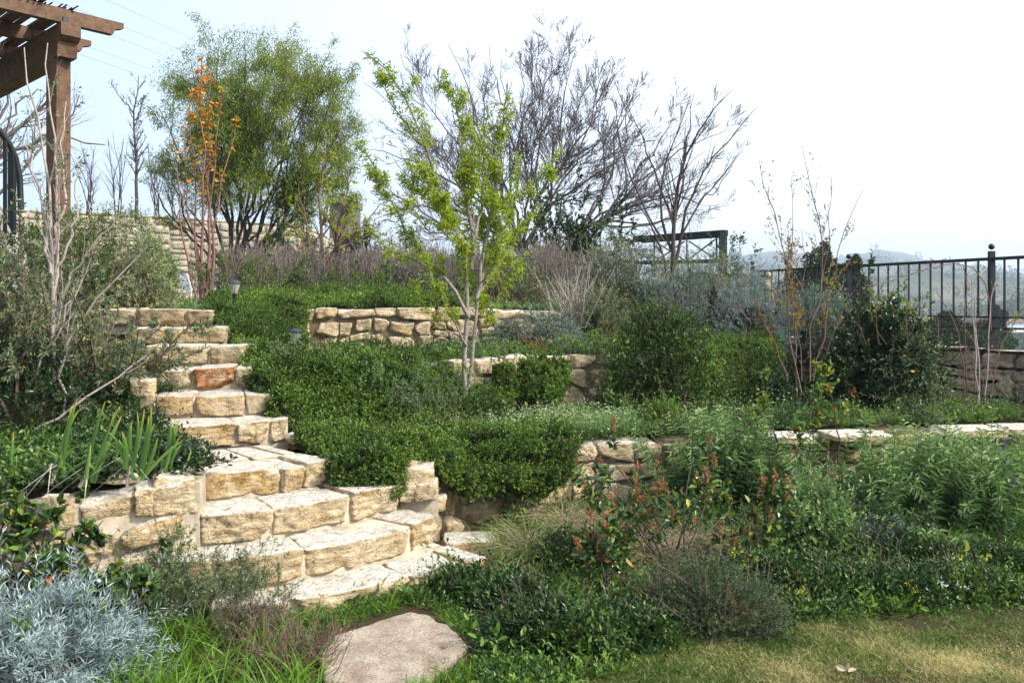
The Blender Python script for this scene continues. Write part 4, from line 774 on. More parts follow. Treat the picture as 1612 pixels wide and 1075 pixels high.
grasspatch('scattered grass through the lower bed', BED, 2200, .16, clumps=260)
grasspatch('scattered grass tufts on the middle terrace', TB, 2600, .16, .57, clumps=260)
# dry feather grass clumps: each clump a thing
def tuft(label, x, y, n, L, mat=G_DRY, zz=0., bend=1.1, lean=.5, W=.006, name='feather_grass', cat='grass clump', group='dry feather grass clumps', r=.05):
    c = A([*zpt(x, y, zz), zz]); T = tag(thing(name, label, cat, c, group)); mb = MB(); p = c + N(n, 3) * A([r, r, 0])
    blades(mb, p, N(n, 3) * A([lean, lean, 0]) + UPV, U(L * .5, L, n), U(W * .6, W, n), U(bend * .4, bend * 1.5, n), U(0, 1, n), 5); mb.build('blades', [mat], T)
tuft('dry straw grass clump leaning left below the creeper', 838, 880, 840, 0.5)
tuft('straw coloured grass clump against the exposed lower wall blocks', 952, 868, 900, 0.54)
tuft('dry grass clump behind the rusty panicled bush, in the middle of the bed', 1020, 895, 840, 0.48)
tuft('small dry grass clump right of the bush stems', 1085, 872, 600, 0.41)
tuft('green and straw grass clump beneath the mossy wall base', 885, 835, 700, 0.46)
# ---------------------------------------------------------------- mounds and bushes, lower bed
def gp(x, y, zz=0.): return A([*zpt(x, y, zz), zz])
mound('silver_bush', 'silver blue bush of fine feathery leaves at the bottom left corner', 'bush', gp(25, 1085), .50, .45, .44, 950, G_SILVER, .045, .006, 20, .16, .85, .3, 6., (.05, .75), .45, inner=.6)
mound('silver_bush', 'smaller silver blue tuft between the mossy wall and the big silver bush', 'bush', gp(135, 1035), .30, .3, .27, 420, G_SILVER, .04, .006, 18, .13, .85, .3, 6., (.0, .65), .45, inner=.55)
def wiry(name, label, c, n, h, sp, leaf, mat, bark, r0=.004, twigs=1.5, cat='bush', k=6, L=.016, W=.008, wob=.16, up=.05, base=.08, kind='d', group=None, flowers=None, tb=(.1, .9), out=1.2, ang=.6, TL=.4):
    c = A(c, float); T = thing(name, label, cat, c, group); b0 = c + N(n, 3) * A([base, base, 0]); D = nrm(N(n, 3) * A([sp, sp, 0]) + UPV)
    P = walk(b0, D, h * U(.6, 1.1, n), k, up, wob); Rr = np.full((n, 1), r0) * np.linspace(1, .35, k)[None]; mb = MB(); tubes(mb, P, Rr, 4)
    Q, RQ = grow(P, Rr, int(n * twigs), .25, .95, ang, TL, 4, up, wob, .6); tubes(mb, Q, RQ, 3); Q2, RQ2 = grow(Q, RQ, int(n * twigs * 1.5), .2, .9, ang, .6, 3, up, wob, .7); tubes(mb, Q2, RQ2, 3)
    mb.build('branches', [bark], T)
    if leaf:
        mb = MB()
        for X_, fr, t0 in ((P, .25, .3), (Q, .4, .1), (Q2, .35, .1)):
            m = int(leaf * fr); p, d = onbr(X_, m, t0, 1., out); leaves(mb, p, d, L * U(.6, 1.25, m), W * U(.7, 1.2, m), U(*tb, m), kind)
        mb.build('foliage', [mat], T)
    if flowers:
        fm, fn, fs = flowers; mb = MB(); p = at(Q[rng.integers(len(Q), size=fn)], np.full(fn, .98))[0]
        for a in range(5): leaves(mb, p + N(fn, 3) * fs * .4, N(fn, 3), fs, fs * .8, U(0, 1, fn), 'd')
        mb.build('flowers', [fm], T)
    return T, P, Q, Q2
wiry('germander', 'wispy grey green bush in front of the lowest steps', gp(270, 985), 90, .52, .5, 5200, G_GREY, B_GREEN, .003, 2.5, L=.018, W=.009, base=.14, tb=(.1, .9))
wiry('germander', 'low grey green shoots right of the wispy bush, over the step front', gp(375, 975), 50, .42, .55, 2600, G_GREY, B_GREEN, .003, 2.2, L=.017, W=.009, base=.1)
wiry('dead_thyme', 'dead brown twiggy thyme left of the stepping stone', gp(455, 1040), 160, .24, .9, 700, G_GREY, B_BROWN, .003, 3., L=.012, W=.006, base=.1)
wiry('thyme', 'dull thyme tuft left of the dead brown one', gp(390, 1000), 120, .25, .8, 2600, G_GREY, B_BROWN, .003, 3., L=.014, W=.007, base=.08, tb=(0, .5))
# hawthorn-like leathery bush bottom left
def leathery(label, c, n, h, sp, nl, np_, L=.055, bark=B_DARK, k=5, panS=.11):
    T, P, Q, Q2 = wiry('leathery_bush', label, c, n, h, sp, 0, None, bark, .008, 2.2, up=.02, wob=.18, base=.08, k=k, ang=.75, TL=.5)
    mb = MB()
    for X_ in (Q, Q2):
        for t in (1., .75, .5):
            e, tg = at(X_, np.full(len(X_), t)); m = nl if t == 1 else max(2, nl // 2); e = np.repeat(e, m, 0); tg = np.repeat(tg, m, 0); D = nrm(tg * .5 + perp(tg)); leaves(mb, e, D, L * U(.6, 1.2, len(e)), L * .48 * U(.8, 1.1, len(e)), np.clip(U(0, .93, len(e)) + (rng.random(len(e)) < .01) * .5, 0, 1), 'h')
    mb.build('foliage', [G_LEATHER], T)
    if np_:
        mb = MB(); ix = rng.choice(len(Q2), np_, False) if np_ < len(Q2) else np.arange(len(Q2)); e, tg = at(Q2[ix], np.full(len(ix), 1.)); tg = nrm(tg * .4 + UPV)
        S = walk(e, tg, panS * U(.7, 1.2, len(e)), 4, .05, .05); tubes(mb, S, np.full((len(e), 4), .0025), 3); B, RB = grow(S, np.full((len(e), 4), .002), len(e) * 9, .1, .95, .6, .35, 3, .1, .1); tubes(mb, B, RB, 3)
        p, d = onbr(B, len(e) * 70, 0, 1, 1.); leaves(mb, p, d, .014, .008, U(0, 1, len(p)), 'd'); mb.build('flower_spikes', [G_PANICLE], T)
    return T
leathery('leathery leaved bush with rusty brown seed spikes in the centre of the lower bed', gp(1065, 905, .0), 15, .88, .8, 7, 42, .062)
leathery('leathery bush with rusty spikes, left branch spreading above the dark mat', gp(975, 950, .0), 8, .5, .7, 7, 14, .058)
leathery('rusty spiked leathery bush reaching right toward the yellow flowers', gp(1195, 905, .0), 9, .58, .8, 6, 22, .058)
leathery('leathery bush with reddish shoots at the left edge above the silver bush', xd(5, 4.3, .0), 26, .72, .38, 14, 7, .062)
leathery('round leaved olive green sprig at the foot of the mossy wall', xd(135, 4.35, .0), 14, .5, .5, 14, 0, .06)
# dark mats in front
for lb, x, y, rx, ry, h, n in (('dark green leafy mat at the bottom centre, right of the stepping stone', 880, 1025, .38, .26, .24, 1300), ('dark mat beside it, nearest the bare soil strip', 975, 1015, .28, .2, .2, 650), ('small dark cushion right of the lowest step', 722, 935, .26, .2, .16, 500), ('dark green cushion below the straw grass', 800, 955, .3, .22, .18, 600),
    ('glossy green mat left of the leathery bush base', 900, 900, .24, .18, .26, 500), ('long dark green mat edging the lawn, under the yellow flowers', 1330, 945, .5, .2, .18, 1200), ('dark mat edging the lawn at the right', 1490, 938, .45, .2, .15, 800), ('leafy green mound in the right of the bed', 1440, 885, .42, .25, .16, 1100), ('green mound near the far right of the bed', 1590, 900, .36, .25, .18, 900), ('dark clump behind the lawn edge mats', 1250, 930, .3, .2, .18, 600)):
    mound('leafy_mat', lb, 'low plant', gp(x, y), rx, ry, h, n, G_DARK, .03, .014, 8, .07, .8, .2, 4., (.1, .5), .3, stems=25, low=.0)
mound('rosemary', 'grey green rosemary mound at the lawn edge, right of the bottom centre', 'bush', gp(1130, 992), .36, .27, .33, 1500, G_GREY, .017, .006, 12, .09, .9, .22, 4., (.0, .45), .25, stems=160)
mound('rosemary', 'dusty half bare thyme bush under the leathery bush', 'bush', gp(1060, 965), .26, .22, .3, 500, G_GREY, .017, .006, 12, .09, .9, .25, 4., (.0, .4), .25, stems=200)
mound('oregano', 'grey blue leafy oregano bush with upright stems below the rose stems', 'bush', gp(1290, 868), .34, .3, .5, 700, G_SAGE, .03, .017, 10, .14, 1., .2, 4., (.15, .6), .5, 'h', stems=80)
mound('oregano', 'dark lower half of the grey oregano, next to the sage', 'bush', gp(1370, 870), .32, .25, .26, 420, G_BLUE, .03, .015, 10, .12, 1., .2, 4., (.0, .5), .5, stems=60)
# Mexican sage: long narrow leaves in arching stems
def sage(label, x, y, n, h, sp, zz=0., spikes=4, rx=.2, seed=0):
    c = gp(x, y, zz); T = thing('sage', label, 'sage bush', c); b0 = c + N(n, 3) * A([rx, rx * .6, 0]); D = nrm(N(n, 3) * A([sp, sp, 0]) + UPV); P = walk(b0, D, h * U(.55, 1.15, n), 7, -.02, .1); Rr = np.full((n, 1), .0045) * np.linspace(1, .5, 7)[None]
    mb = MB(); tubes(mb, P, Rr, 4); mb.build('stems', [B_GREEN], T); mb = MB()
    m = 26; t = np.linspace(.12, 1, m); 
    for s in t:
        p, tg = at(P, np.full(n, s)); a = perp(tg)
        for q in (1, -1): leaves(mb, p, nrm(tg * .55 + a * q), .12 * (1.1 - .55 * s) * U(.7, 1.2, n), .015, np.clip(s * .75 + U(-.15, .25, n), 0, 1), 'h', droop=.25)
    mb.build('foliage', [G_SAGE], T)
    if spikes:
        ix = rng.choice(n, spikes, False); mb = MB(); e, tg = at(P[ix], np.ones(spikes)); S = walk(e, nrm(tg + UPV * 1.), .16 * U(.7, 1.1, spikes), 5, .05, .1); tubes(mb, S, np.full((spikes, 5), .003), 4); p, d = onbr(S, spikes * 60, 0, 1, 2.); leaves(mb, p, d, .014, .011, U(0, 1, len(p)), 'd'); mb.build('flower_spikes', [F_PUR], T)
sage('broad sage bush with purple flower spikes in front of the coping slabs at right', 1475, 838, 240, .80, .5, spikes=7, rx=.36)
sage('sage bush with pale upright tips between the exposed wall blocks and the rose stems', 1145, 800, 150, .78, .3, spikes=0, rx=.2)
sage('younger sage stems joining the broad sage at the right frame edge', 1610, 830, 90, .7, .4, spikes=0, rx=.25)
# rose stems
def rose(label, pts, d, nl=22, L=.05, twigs=5, r=.007):
    q = [(x, y, d) for x, y in pts]; P, Rr = limbs([(q, r, r * .5)], 8, .012); c = P[0, 0]; T = thing('rose', label, 'rose', c); mb = MB(); tubes(mb, P, Rr, 5, .5); Q, RQ = grow(P, Rr, twigs, .4, 1., .6, .3, 4, .12, .12, .7); tubes(mb, Q, RQ, 4); mb.build('stems', [B_DARK], T)
    mb = MB(); X_ = Q
    e, tg = at(X_[rng.integers(len(X_), size=nl)], U(.2, 1, nl)); e = np.repeat(e, 4, 0) + N(nl * 4, 3) * .018; leaves(mb, e, N(nl * 4, 3) + A([0, 0, .1]), L * U(.7, 1.2, nl * 4), L * .6, np.repeat(U(0, 1, nl), 4) * .9 + U(0, .1, nl * 4), 'h'); mb.build('foliage', [G_ROSE], T)
rose('dark rose cane arching left from the grey oregano toward the upper left', [(1245, 745), (1222, 690), (1205, 640), (1200, 600)], 7.0, 26)
rose('leaning rose cane with few leaves at the left of the rose group', [(1245, 748), (1210, 718), (1185, 680), (1172, 655)], 6.95, 6)
rose('rose stem with dark red young leaves in the middle of the group', [(1272, 740), (1278, 690), (1282, 640), (1290, 590)], 7.05, 34, .055, 7)
rose('tallest rose stem with reddish leaves at the right of the group', [(1322, 760), (1320, 690), (1312, 630), (1305, 600)], 7.1, 30, .05, 7)
rose('short rose stem with bluish leaves near the pale slab', [(1260, 740), (1258, 700), (1257, 655)], 6.9, 10, .06, 4)
# yellow mustard flowers and white flowers: countable plants
def flower(label, x, y, h, mat, zz=0., d=None, grp='yellow mustard flowers in the lower bed', hd=.015, name='mustard_flower', cat='flower', nf=16):
    d = d or None; yb = y; c = gp(x, y, zz); T = thing(name, label, cat, c, grp); n = 2; P = walk(np.repeat(c[None], n, 0), nrm(N(n, 3) * .15 + UPV), h * U(.85, 1, n), 5, .02, .05); mb = MB(); tubes(mb, P, np.full((n, 5), .0022), 4); p, dd_ = onbr(P, 14, .0, .6, 1.2); leaves(mb, p, dd_, .04, .014, .5, 'h'); mb.build('stem', [G_MID], T)
    mb = MB(); e = np.repeat(P[:, -1], nf, 0) + N(n * nf, 3) * hd * .55; leaves(mb, e, N(n * nf, 3) + A([0, 0, .5]), hd * .6, hd * .5, U(0, 1, n * nf), 'd'); mb.build('blossom', [mat], T)
for lb, x, y, h in (('highest yellow flower, above the right end of the leathery bush', 1190, 870, .42), ('yellow flower beside the rusty spikes at the right end of the bush', 1255, 880, .36), ('yellow flower just right of the oregano', 1340, 880, .36), ('yellow flower standing before the dark part of the oregano', 1381, 880, .30), ('yellow flower nearest the sage bush', 1403, 885, .25), ('yellow flower under the central bush branches', 1161, 940, .32), ('yellow flower between the bush stems and the rosemary', 1203, 960, .28), ('left one of the pair of yellow flowers at the far right', 1541, 940, .27), ('right one of the pair of yellow flowers at the far right', 1554, 950, .33), ('yellow flower low at the lawn edge left of the white ones', 1434, 958, .14), ('tiny yellow flower in the dark mat, leftmost at the lawn edge', 1228, 965, .08), ('tiny yellow flower right of the leftmost in the dark mat', 1264, 965, .13), ('tiny yellow flower low in the dark mat centre', 1269, 975, .06), ('tiny yellow flower at the lawn edge below the dark mat', 1317, 975, .04), ('yellow flower right of the white cluster', 1546, 955, .11)):
    flower(lb, x, y, h, F_YEL)
for lb, x, y, h in (('left clump of small white flowers at the lawn edge', 1483, 960, .16), ('right clump of small white flowers at the lawn edge', 1521, 955, .13)):
    flower(lb, x, y, h, F_WHT, grp='white flower clumps at the lawn edge', name='white_flower', nf=12, hd=.022)
for lb, x, y, zz, h in (('single white daisy on the big silver bush, upper left', 35, 1020, .3, .19), ('single white daisy in the long grass at the bottom', 206, 1070, .0, .06), ('single white daisy in the dark mat below the straw grass', 842, 945, .0, .06), ('tiny red flower among the leathery leaves at the left edge', 22, 860, .3, .10)):
    flower(lb, x, y, h, F_RED if 'red' in lb else F_WHT, zz, None, None, .016, 'daisy' if 'daisy' in lb else 'red_flower', nf=8)
q = scatter(plan((760, 7.0), (900, 7.3), (1000, 7.6), (1000, 8.2), (850, 8.2), (740, 7.6)), 240); mb = MB(); p = np.c_[q, .68 + U(0, .12, len(q))]
for a in range(4): leaves(mb, p, N(len(p), 3) * A([1, 1, .3]), .013, .009, .5, 'd', Nn=np.repeat(UPV[None], len(p), 0) + N(len(p), 3) * .3)
o = mb.build('daisies', [F_WHT]); tag(o, 'tiny white daisies scattered in front of the middle wall', 'daisies', None, 'stuff')
IRISM = leafm('iris_leaf', [(0, (.05, .13, .05)), (.35, (.13, .24, .08)), (.75, (.30, .36, .08)), (1, (.55, .28, .05))], .4, .35, .4)
# irises: sword leaves in fans
def iris(label, x, y, tips, zz=.72, dry=3):
    c = gp(x, y, zz); d = c[1]; T = thing('iris', label, 'iris', c, 'iris clumps above the mossy wall'); mb = MB(); P = []; 
    for (bx, by, tx, ty) in tips + [(tips[0][0] + U(-3, 5), tips[0][1], tips[0][2] + U(-45, 30), tips[0][1] - U(-5, 40)) for _ in range(3)] + [(tips[-1][0] + U(-10, 10), tips[-1][1] + 8, tips[-1][2] + U(-70, 60), tips[-1][1] - U(-20, 25)) for _ in range(3)]:
        b, t = pd(bx + U(-5, 5), by + U(12, 34), d + U(-.04, .04)), pd(tx, ty, d + U(-.1, .1)); n = 1; D = (t - b)[None]; L = np.linalg.norm(D)
        S = U(.017, .026); side = nrm(A([1., U(-.4, .4), 0])); k = 6; tt = np.linspace(0, 1, k)[:, None]; cc = b + (t - b) * tt + side * (tt * (1 - tt)) * U(-.08, .08) + UPV * (tt * (1 - tt)) * .12 * (abs(tx - bx) > 25) + A([0, .02, 0]) * tt; ww = np.where(tt < .7, 1, (1 - tt) / .3) * S * .5 + .001
        v = np.stack([cc - side * ww, cc + A([0, -.004, 0]), cc + side * ww], 1).reshape(-1, 3); f = []
        for i in range(k - 1): f += [[i * 3, i * 3 + 1, i * 3 + 4, i * 3 + 3], [i * 3 + 1, i * 3 + 2, i * 3 + 5, i * 3 + 4]]
        mb.add(v, f, np.repeat(np.clip(tt[:, 0] ** 8 * .9 + U(.0, .35), 0, 1), 3))
    mb.build('leaves', [IRISM], T); mb = MB()
    for (bx, by, tx, ty) in tips[:1]: mb_ = pd(bx, by, d); tube1(mb, [c + N(3) * .008, (c + mb_) / 2 + N(3) * .004, mb_], [.010, .011, .011], 6)
    for i in range(dry): b = pd(tips[0][0], tips[0][1] + 5, d) + N(3) * .02; D = A([U(-.5, .5), -.2, -.2]); blades(mb, b[None], D[None], U(.08, .16), .008, 1.6, .4, 6, tip=.3)
    mb.build('dry_stalks', [B_PALE], T)
iris('leftmost iris clump with a single tall fan of sword leaves', 82, 765, [(93, 720, 118, 630), (96, 722, 110, 640), (92, 718, 105, 655), (95, 720, 122, 645)])
iris('second iris clump from the left, widely fanned leaves', 128, 768, [(140, 728, 186, 640), (145, 730, 178, 650), (150, 728, 189, 655), (138, 728, 163, 632), (142, 730, 170, 668), (135, 735, 140, 700)])
iris('bushiest iris clump with one orange leaf, beside the small stone pier', 200, 765, [(202, 714, 190, 680), (206, 714, 214, 650), (212, 712, 225, 645), (218, 712, 236, 642), (222, 716, 240, 668), (214, 715, 205, 665), (228, 716, 246, 690), (220, 714, 232, 655)])
iris('rightmost iris clump nearest the steps, tips curling', 255, 750, [(256, 724, 268, 658), (258, 722, 276, 662), (260, 720, 280, 660), (262, 722, 272, 672), (264, 724, 283, 700)])
iris('iris clump cut by the left frame edge with yellowing leaves', -8, 760, [(15, 755, 18, 680), (-20, 712, 50, 742), (12, 728, 42, 755), (-10, 740, 30, 700)])

for lb, x, d, zz in (('curled reddish dead leaf lying on the fourth step', 443, 5.72, .505), ('dark red dead leaf on the landing by the creeper', 462, 6.5, .69), ('dead brown leaf lying on the lawn', 1335, 3.98, .02)):
    c = xd(x, d, zz); T = thing('fallen_leaf', lb, 'leaf', c); mb = MB()
    leaves(mb, np.repeat(c[None], 3, 0) + A([[0, 0, .004], [.01, .01, .008], [-.01, .0, .012]]), A([[1, .3, .2], [.2, 1, .3], [-1, .4, .35]]), .05, .03, .9, 'h'); mb.build('blade', [G_ORANGE if 'red' in lb else G_DRY], T)

for lb, x, y, d, n, h, mt in (('grey green sprigs poking through the creeper below the garden lamp', 470, 570, 7.6, 26, .22, G_GREY), ('silvery sprigs growing through the middle of the creeper', 600, 615, 7.35, 34, .26, G_SAGE), ('dull grey sprigs at the seam between the two creeper bands', 660, 650, 7.15, 40, .3, G_GREY), ('taller green weed standing out of the creeper near the young trunk', 690, 625, 7.5, 24, .3, G_MID), ('grey green sprigs where the creeper meets the upper wall', 575, 560, 8.5, 22, .25, G_SAGE), ('pale weed stalks above the creeper by the upper steps', 420, 520, 8.6, 12, .3, G_MID)):
    wiry('germander', lb, pd(x, y, d), n, h, .5, 1500, mt, B_GREEN, .0025, 2.2, L=.022, W=.009, base=.16)
# ---------------------------------------------------------------- trees
B_MIDG = woodm('weathered_bark', (.08, .07, .068), (.18, .16, .155))
def tree(name, label, ls, bark, lv=(), foliage=None, cat='tree', k=9, wob=.02, group=None, sides=6, c=None, fn='foliage'):
    """ls: limbs through photo pixels; lv: growth levels; foliage(P list)->MB"""
    P, Rr = limbs(ls, k, wob); c = P[0, 0] if c is None else c; T = thing(name, label, cat, c, group)
    mb = MB(); tubes(mb, P, Rr, sides, .5); mb.build('trunk', [bark], T); Ls = [(P, Rr)]; mb = MB()
    for g in lv:
        g = dict(g); src = g.pop('src', -1); sd = g.pop('sides', 4); mr = g.pop('minr', 0); q = grow(*Ls[src], **g); q = (q[0], np.maximum(q[1], mr)); Ls.append(q); tubes(mb, *q, sd)
    if lv: mb.build('branches', [bark], T)
    if foliage: m = MB(); mt = foliage(m, Ls); m.build(fn, [mt], T)
    return T, Ls
# young leafy tree in the middle
d0 = 8.0
def lf_young(m, Ls):
    for i, n, t0, s in ((0, 2600, .3, .030), (1, 3600, .1, .026), (2, 3200, .0, .022)):
        p, D = onbr(Ls[i][0], n, t0, 1., 1.6); off = perp(D) * U(0, .035, (n, 1)); n3 = 2
        for a in range(n3): leaves(m, p + off + N(n, 3) * .018, D + N(n, 3) * .5 + A([0, 0, -.05]), .050 * U(.5, 1.2, n), .0135, np.clip(U(0, .93, n) + (rng.random(n) < .02) * .3, 0, 1), 'h', droop=.2)
    return G_FRESH
Y = d0
T, Ls = tree('young_tree', 'young tree with fresh bright green leaves and slim grey trunk on the middle terrace', [
  ([(733, 625, 8.0), (730, 560, 8.0), (733, 500, 8.0), (738, 455, 8.02), (742, 420, 8.0), (725, 370, 7.95), (700, 325, 7.9), (672, 240, 7.8), (655, 190, 7.7), (622, 115, 7.6), (590, 88, 7.55), (573, 82, 7.5)], .027, .005),
  ([(737, 610, 8.03), (742, 560, 8.06), (748, 500, 8.1), (752, 450, 8.15), (768, 400, 8.2), (785, 350, 8.3), (800, 310, 8.35), (845, 290, 8.4), (862, 265, 8.4), (882, 232, 8.45)], .021, .005),
  ([(738, 500, 8.0), (718, 455, 7.95), (690, 425, 7.9), (655, 390, 7.85), (625, 335, 7.75), (600, 290, 7.7), (578, 245, 7.65), (560, 228, 7.6)], .022, .005),
  ([(742, 425, 8.0), (748, 380, 8.05), (735, 330, 8.1), (728, 260, 8.1), (727, 200, 8.15), (712, 150, 8.2), (699, 112, 8.2)], .026, .005),
  ([(750, 470, 8.1), (762, 400, 8.15), (775, 330, 8.2), (785, 250, 8.2), (788, 190, 8.2), (800, 148, 8.2)], .024, .005),
  ([(745, 400, 8.0), (755, 340, 8.1), (763, 270, 8.15), (760, 215, 8.2), (768, 165, 8.2)], .018, .005),
  ([(735, 545, 7.98), (715, 510, 7.9), (690, 460, 7.8), (672, 420, 7.75), (660, 385, 7.7)], .012, .004),
  ([(755, 460, 8.15), (790, 410, 8.3), (815, 370, 8.4), (838, 340, 8.5), (850, 320, 8.5)], .014, .004),
  ([(700, 330, 7.9), (680, 320, 7.8), (668, 270, 7.75), (640, 255, 7.7)], .012, .004),
  ([(742, 545, 8.05), (765, 500, 8.1), (790, 460, 8.15), (815, 420, 8.2), (828, 400, 8.2)], .008, .003), ([(731, 530, 8.), (700, 520, 7.9), (660, 470, 7.8), (650, 440, 7.8)], .007, .003), ([(752, 450, 8.1), (772, 430, 8.), (790, 380, 7.9), (800, 340, 7.9)], .008, .003), ([(725, 370, 7.95), (700, 360, 7.8), (660, 345, 7.7), (640, 320, 7.7)], .007, .003), ([(748, 380, 8.05), (742, 300, 8.), (745, 240, 8.), (740, 200, 8.)], .008, .003),
  ([(690, 425, 7.9), (650, 410, 7.8), (600, 385, 7.7), (575, 340, 7.6)], .010, .003),
  ([(775, 390, 8.2), (800, 350, 8.1), (812, 290, 8.1), (815, 240, 8.1)], .012, .004),
  ([(672, 240, 7.8), (640, 200, 7.75), (612, 150, 7.7), (598, 128, 7.7)], .010, .004)],
  B_GREY, [dict(num=150, t0=.22, t1=.95, ang=.7, L=.14, up=.12, wob=.1, rr=.4, k=5), dict(num=150, t0=.2, ang=.8, L=.4, up=.1, wob=.12, rr=.6, k=4)], lf_young, k=14, wob=.008)
# big feathery tree at left rear
def crownpts(outline, d, dd_, n, seed=0):
    q = scatter(outline, n); return np.stack([pd(x, y, d + U(-dd_, dd_)) for x, y in q])
def lf_feather(m, Ls):
    D_ = Ls[-1][0]; n = 90000
    p, D = onbr(D_, n, .15, 1, .8); leaves(m, p + N(n, 3) * .07, D * .6 + N(n, 3) * .5 + A([0, 0, -.15]), U(.05, .13, n), .02, np.clip(U(.1, .95, n) + .15 * fbm(p, .6), 0, 1), 'd', droop=.3)
    k_ = 2700; v = nrm(N(k_, 3)) * (U(0, 1, (k_, 1)) ** .33); c_ = pd(402, 212, 22) + v * A([2.75, 2.2, 2.65]); f_ = fbm(c_, .75, 3, 77); c_ = c_[(f_ > .0) & (v[:, 2] > -.75)]; n_ = len(c_)
    pp = np.repeat(c_, 24, 0); pp = pp + N(len(pp), 3) * .11; leaves(m, pp, N(len(pp), 3) + A([0, 0, -.1]), U(.05, .13, len(pp)), .019, np.clip(U(.1, .8, len(pp)) + .3 * fbm(pp, .5, 2, 5), 0, 1), 'd', droop=.3)
    p, D = onbr(Ls[-2][0], 9000, .3, 1, .8); leaves(m, p + N(9000, 3) * .06, D + N(9000, 3) * .5, U(.10, .22, 9000), .022, U(0, .9, 9000), 'd', droop=.3)
    return G_FEATHER
B = (372, 440)
fl = []
for x, y, mx_, my_, dd_ in ((262, 235, 300, 360, 22), (250, 170, 318, 300, 21), (300, 95, 335, 240, 22), (345, 65, 352, 220, 23), (385, 60, 372, 200, 21), (425, 75, 392, 220, 22), (470, 85, 415, 250, 23), (515, 90, 440, 260, 22), (535, 130, 455, 290, 21), (558, 185, 460, 320, 22), (548, 250, 455, 345, 23), (500, 300, 440, 360, 21), (290, 300, 320, 370, 21.5), (420, 200, 400, 300, 20.5), (340, 160, 350, 290, 20.5), (480, 190, 430, 310, 21), (565, 205, 480, 330, 22), (540, 160, 470, 300, 22.5), (495, 130, 430, 270, 22), (240, 290, 290, 360, 22), (450, 110, 405, 240, 21), (520, 240, 450, 340, 21.5)):
    fl.append(([(B[0] + U(-12, 12), B[1], 22), ((B[0] + mx_) / 2 + U(-5, 5), (B[1] + my_) / 2, 22), (mx_, my_, (22 + dd_) / 2), ((mx_ + x) / 2 + U(-10, 10), (my_ + y) / 2 + 4, dd_), (x, y, dd_)], .048, .008))
tree('feathery_tree', 'large multi stemmed tree with fine feathery olive foliage at the left rear', fl, B_DARK, [dict(num=170, t0=.3, ang=.5, L=.32, up=.07, wob=.1, k=6), dict(num=1000, t0=.2, ang=.55, L=.45, up=.03, k=5), dict(num=3000, t0=.15, ang=.6, L=.55, up=.0, k=4, sides=3)], lf_feather, k=10, wob=.08)
# slim tree with orange leaves
def lf_orange(m, Ls):
    for i, n in ((0, 125), (1, 140)):
        p, D = onbr(Ls[i][0], n * 3, .42 if i == 0 else .2, 1, 1.3); z_ = p[:, 2]; k = (rng.random(len(p)) < np.clip((z_ - 3.0) * .9, 0, 1)); p, D = p[k][:n], D[k][:n]; n = len(p)
        leaves(m, p, D + A([0, 0, -.5]), U(.05, .085, n), .042, np.clip(U(.1, 1, n) * .6 + (p[:, 2] - 2.6) * .12, 0, 1), 'h', droop=.3)
    return G_ORANGE
tree('pear_tree', 'slim young tree with orange autumn leaves in front of the feathery tree', [
  ([(318, 470, 10.6), (316, 400, 10.6), (318, 320, 10.6), (322, 200, 10.6), (318, 90, 10.6)], .022, .005), ([(322, 470, 10.6), (328, 400, 10.6), (332, 300, 10.6), (342, 200, 10.6), (350, 140, 10.6)], .02, .004),
  ([(328, 470, 10.5), (336, 380, 10.5), (345, 300, 10.5), (362, 230, 10.5), (372, 180, 10.5)], .018, .004), ([(316, 470, 10.6), (308, 420, 10.6), (312, 330, 10.6), (305, 240, 10.6), (300, 180, 10.6)], .018, .004),
  ([(310, 470, 10.5), (300, 420, 10.5), (288, 370, 10.5), (282, 300, 10.5), (276, 250, 10.5), (272, 220, 10.5)], .016, .004), ([(334, 470, 10.7), (340, 420, 10.7), (330, 340, 10.7), (325, 260, 10.7), (335, 110, 10.7)], .018, .004),
  ([(326, 460, 10.6), (312, 400, 10.6), (296, 330, 10.6), (290, 250, 10.6), (292, 200, 10.6)], .016, .004)],
  B_RED, [dict(num=60, t0=.3, ang=.4, L=.16, up=.14, k=5, rr=.5)], lf_orange, k=9, wob=.02)
# big bare spreading tree
bl = []
for pts in ([(905, 365), (960, 345), (985, 312), (1030, 265), (1070, 240), (1110, 215), (1150, 205)], [(985, 312), (980, 260), (990, 200), (975, 150), (965, 120)], [(905, 365), (960, 340), (1010, 320), (1060, 305), (1110, 300), (1150, 270)],
            [(820, 400), (835, 330), (870, 270), (915, 215), (950, 160), (970, 120)], [(820, 400), (815, 320), (810, 240), (830, 160), (845, 90), (850, 65)], [(815, 400), (790, 320), (765, 240), (740, 160), (720, 100), (705, 70)], [(815, 400), (770, 330), (720, 290), (670, 260), (620, 240), (575, 235)],
            [(815, 400), (780, 350), (730, 330), (680, 320), (630, 330), (590, 345)], [(820, 400), (850, 350), (890, 310), (930, 280), (980, 255), (1020, 190)], [(790, 320), (740, 250), (690, 190), (650, 130), (630, 85)], [(835, 330), (840, 250), (870, 170), (885, 110), (900, 80)], [(770, 330), (700, 250), (640, 190), (600, 160), (572, 130)],
            [(810, 240), (790, 170), (775, 110), (770, 70)], [(1060, 305), (1100, 320), (1130, 300), (1160, 250)], [(960, 345), (1010, 355), (1060, 345), (1110, 330)], [(870, 270), (920, 250), (960, 210), (1010, 150)]):
    d = 18 + U(-1.2, 1.2); bl.append(([(x, y, 18 + (d - 18) * i / len(pts)) for i, (x, y) in enumerate(pts)], .042 if pts[0][1] > 350 else .022, .005))
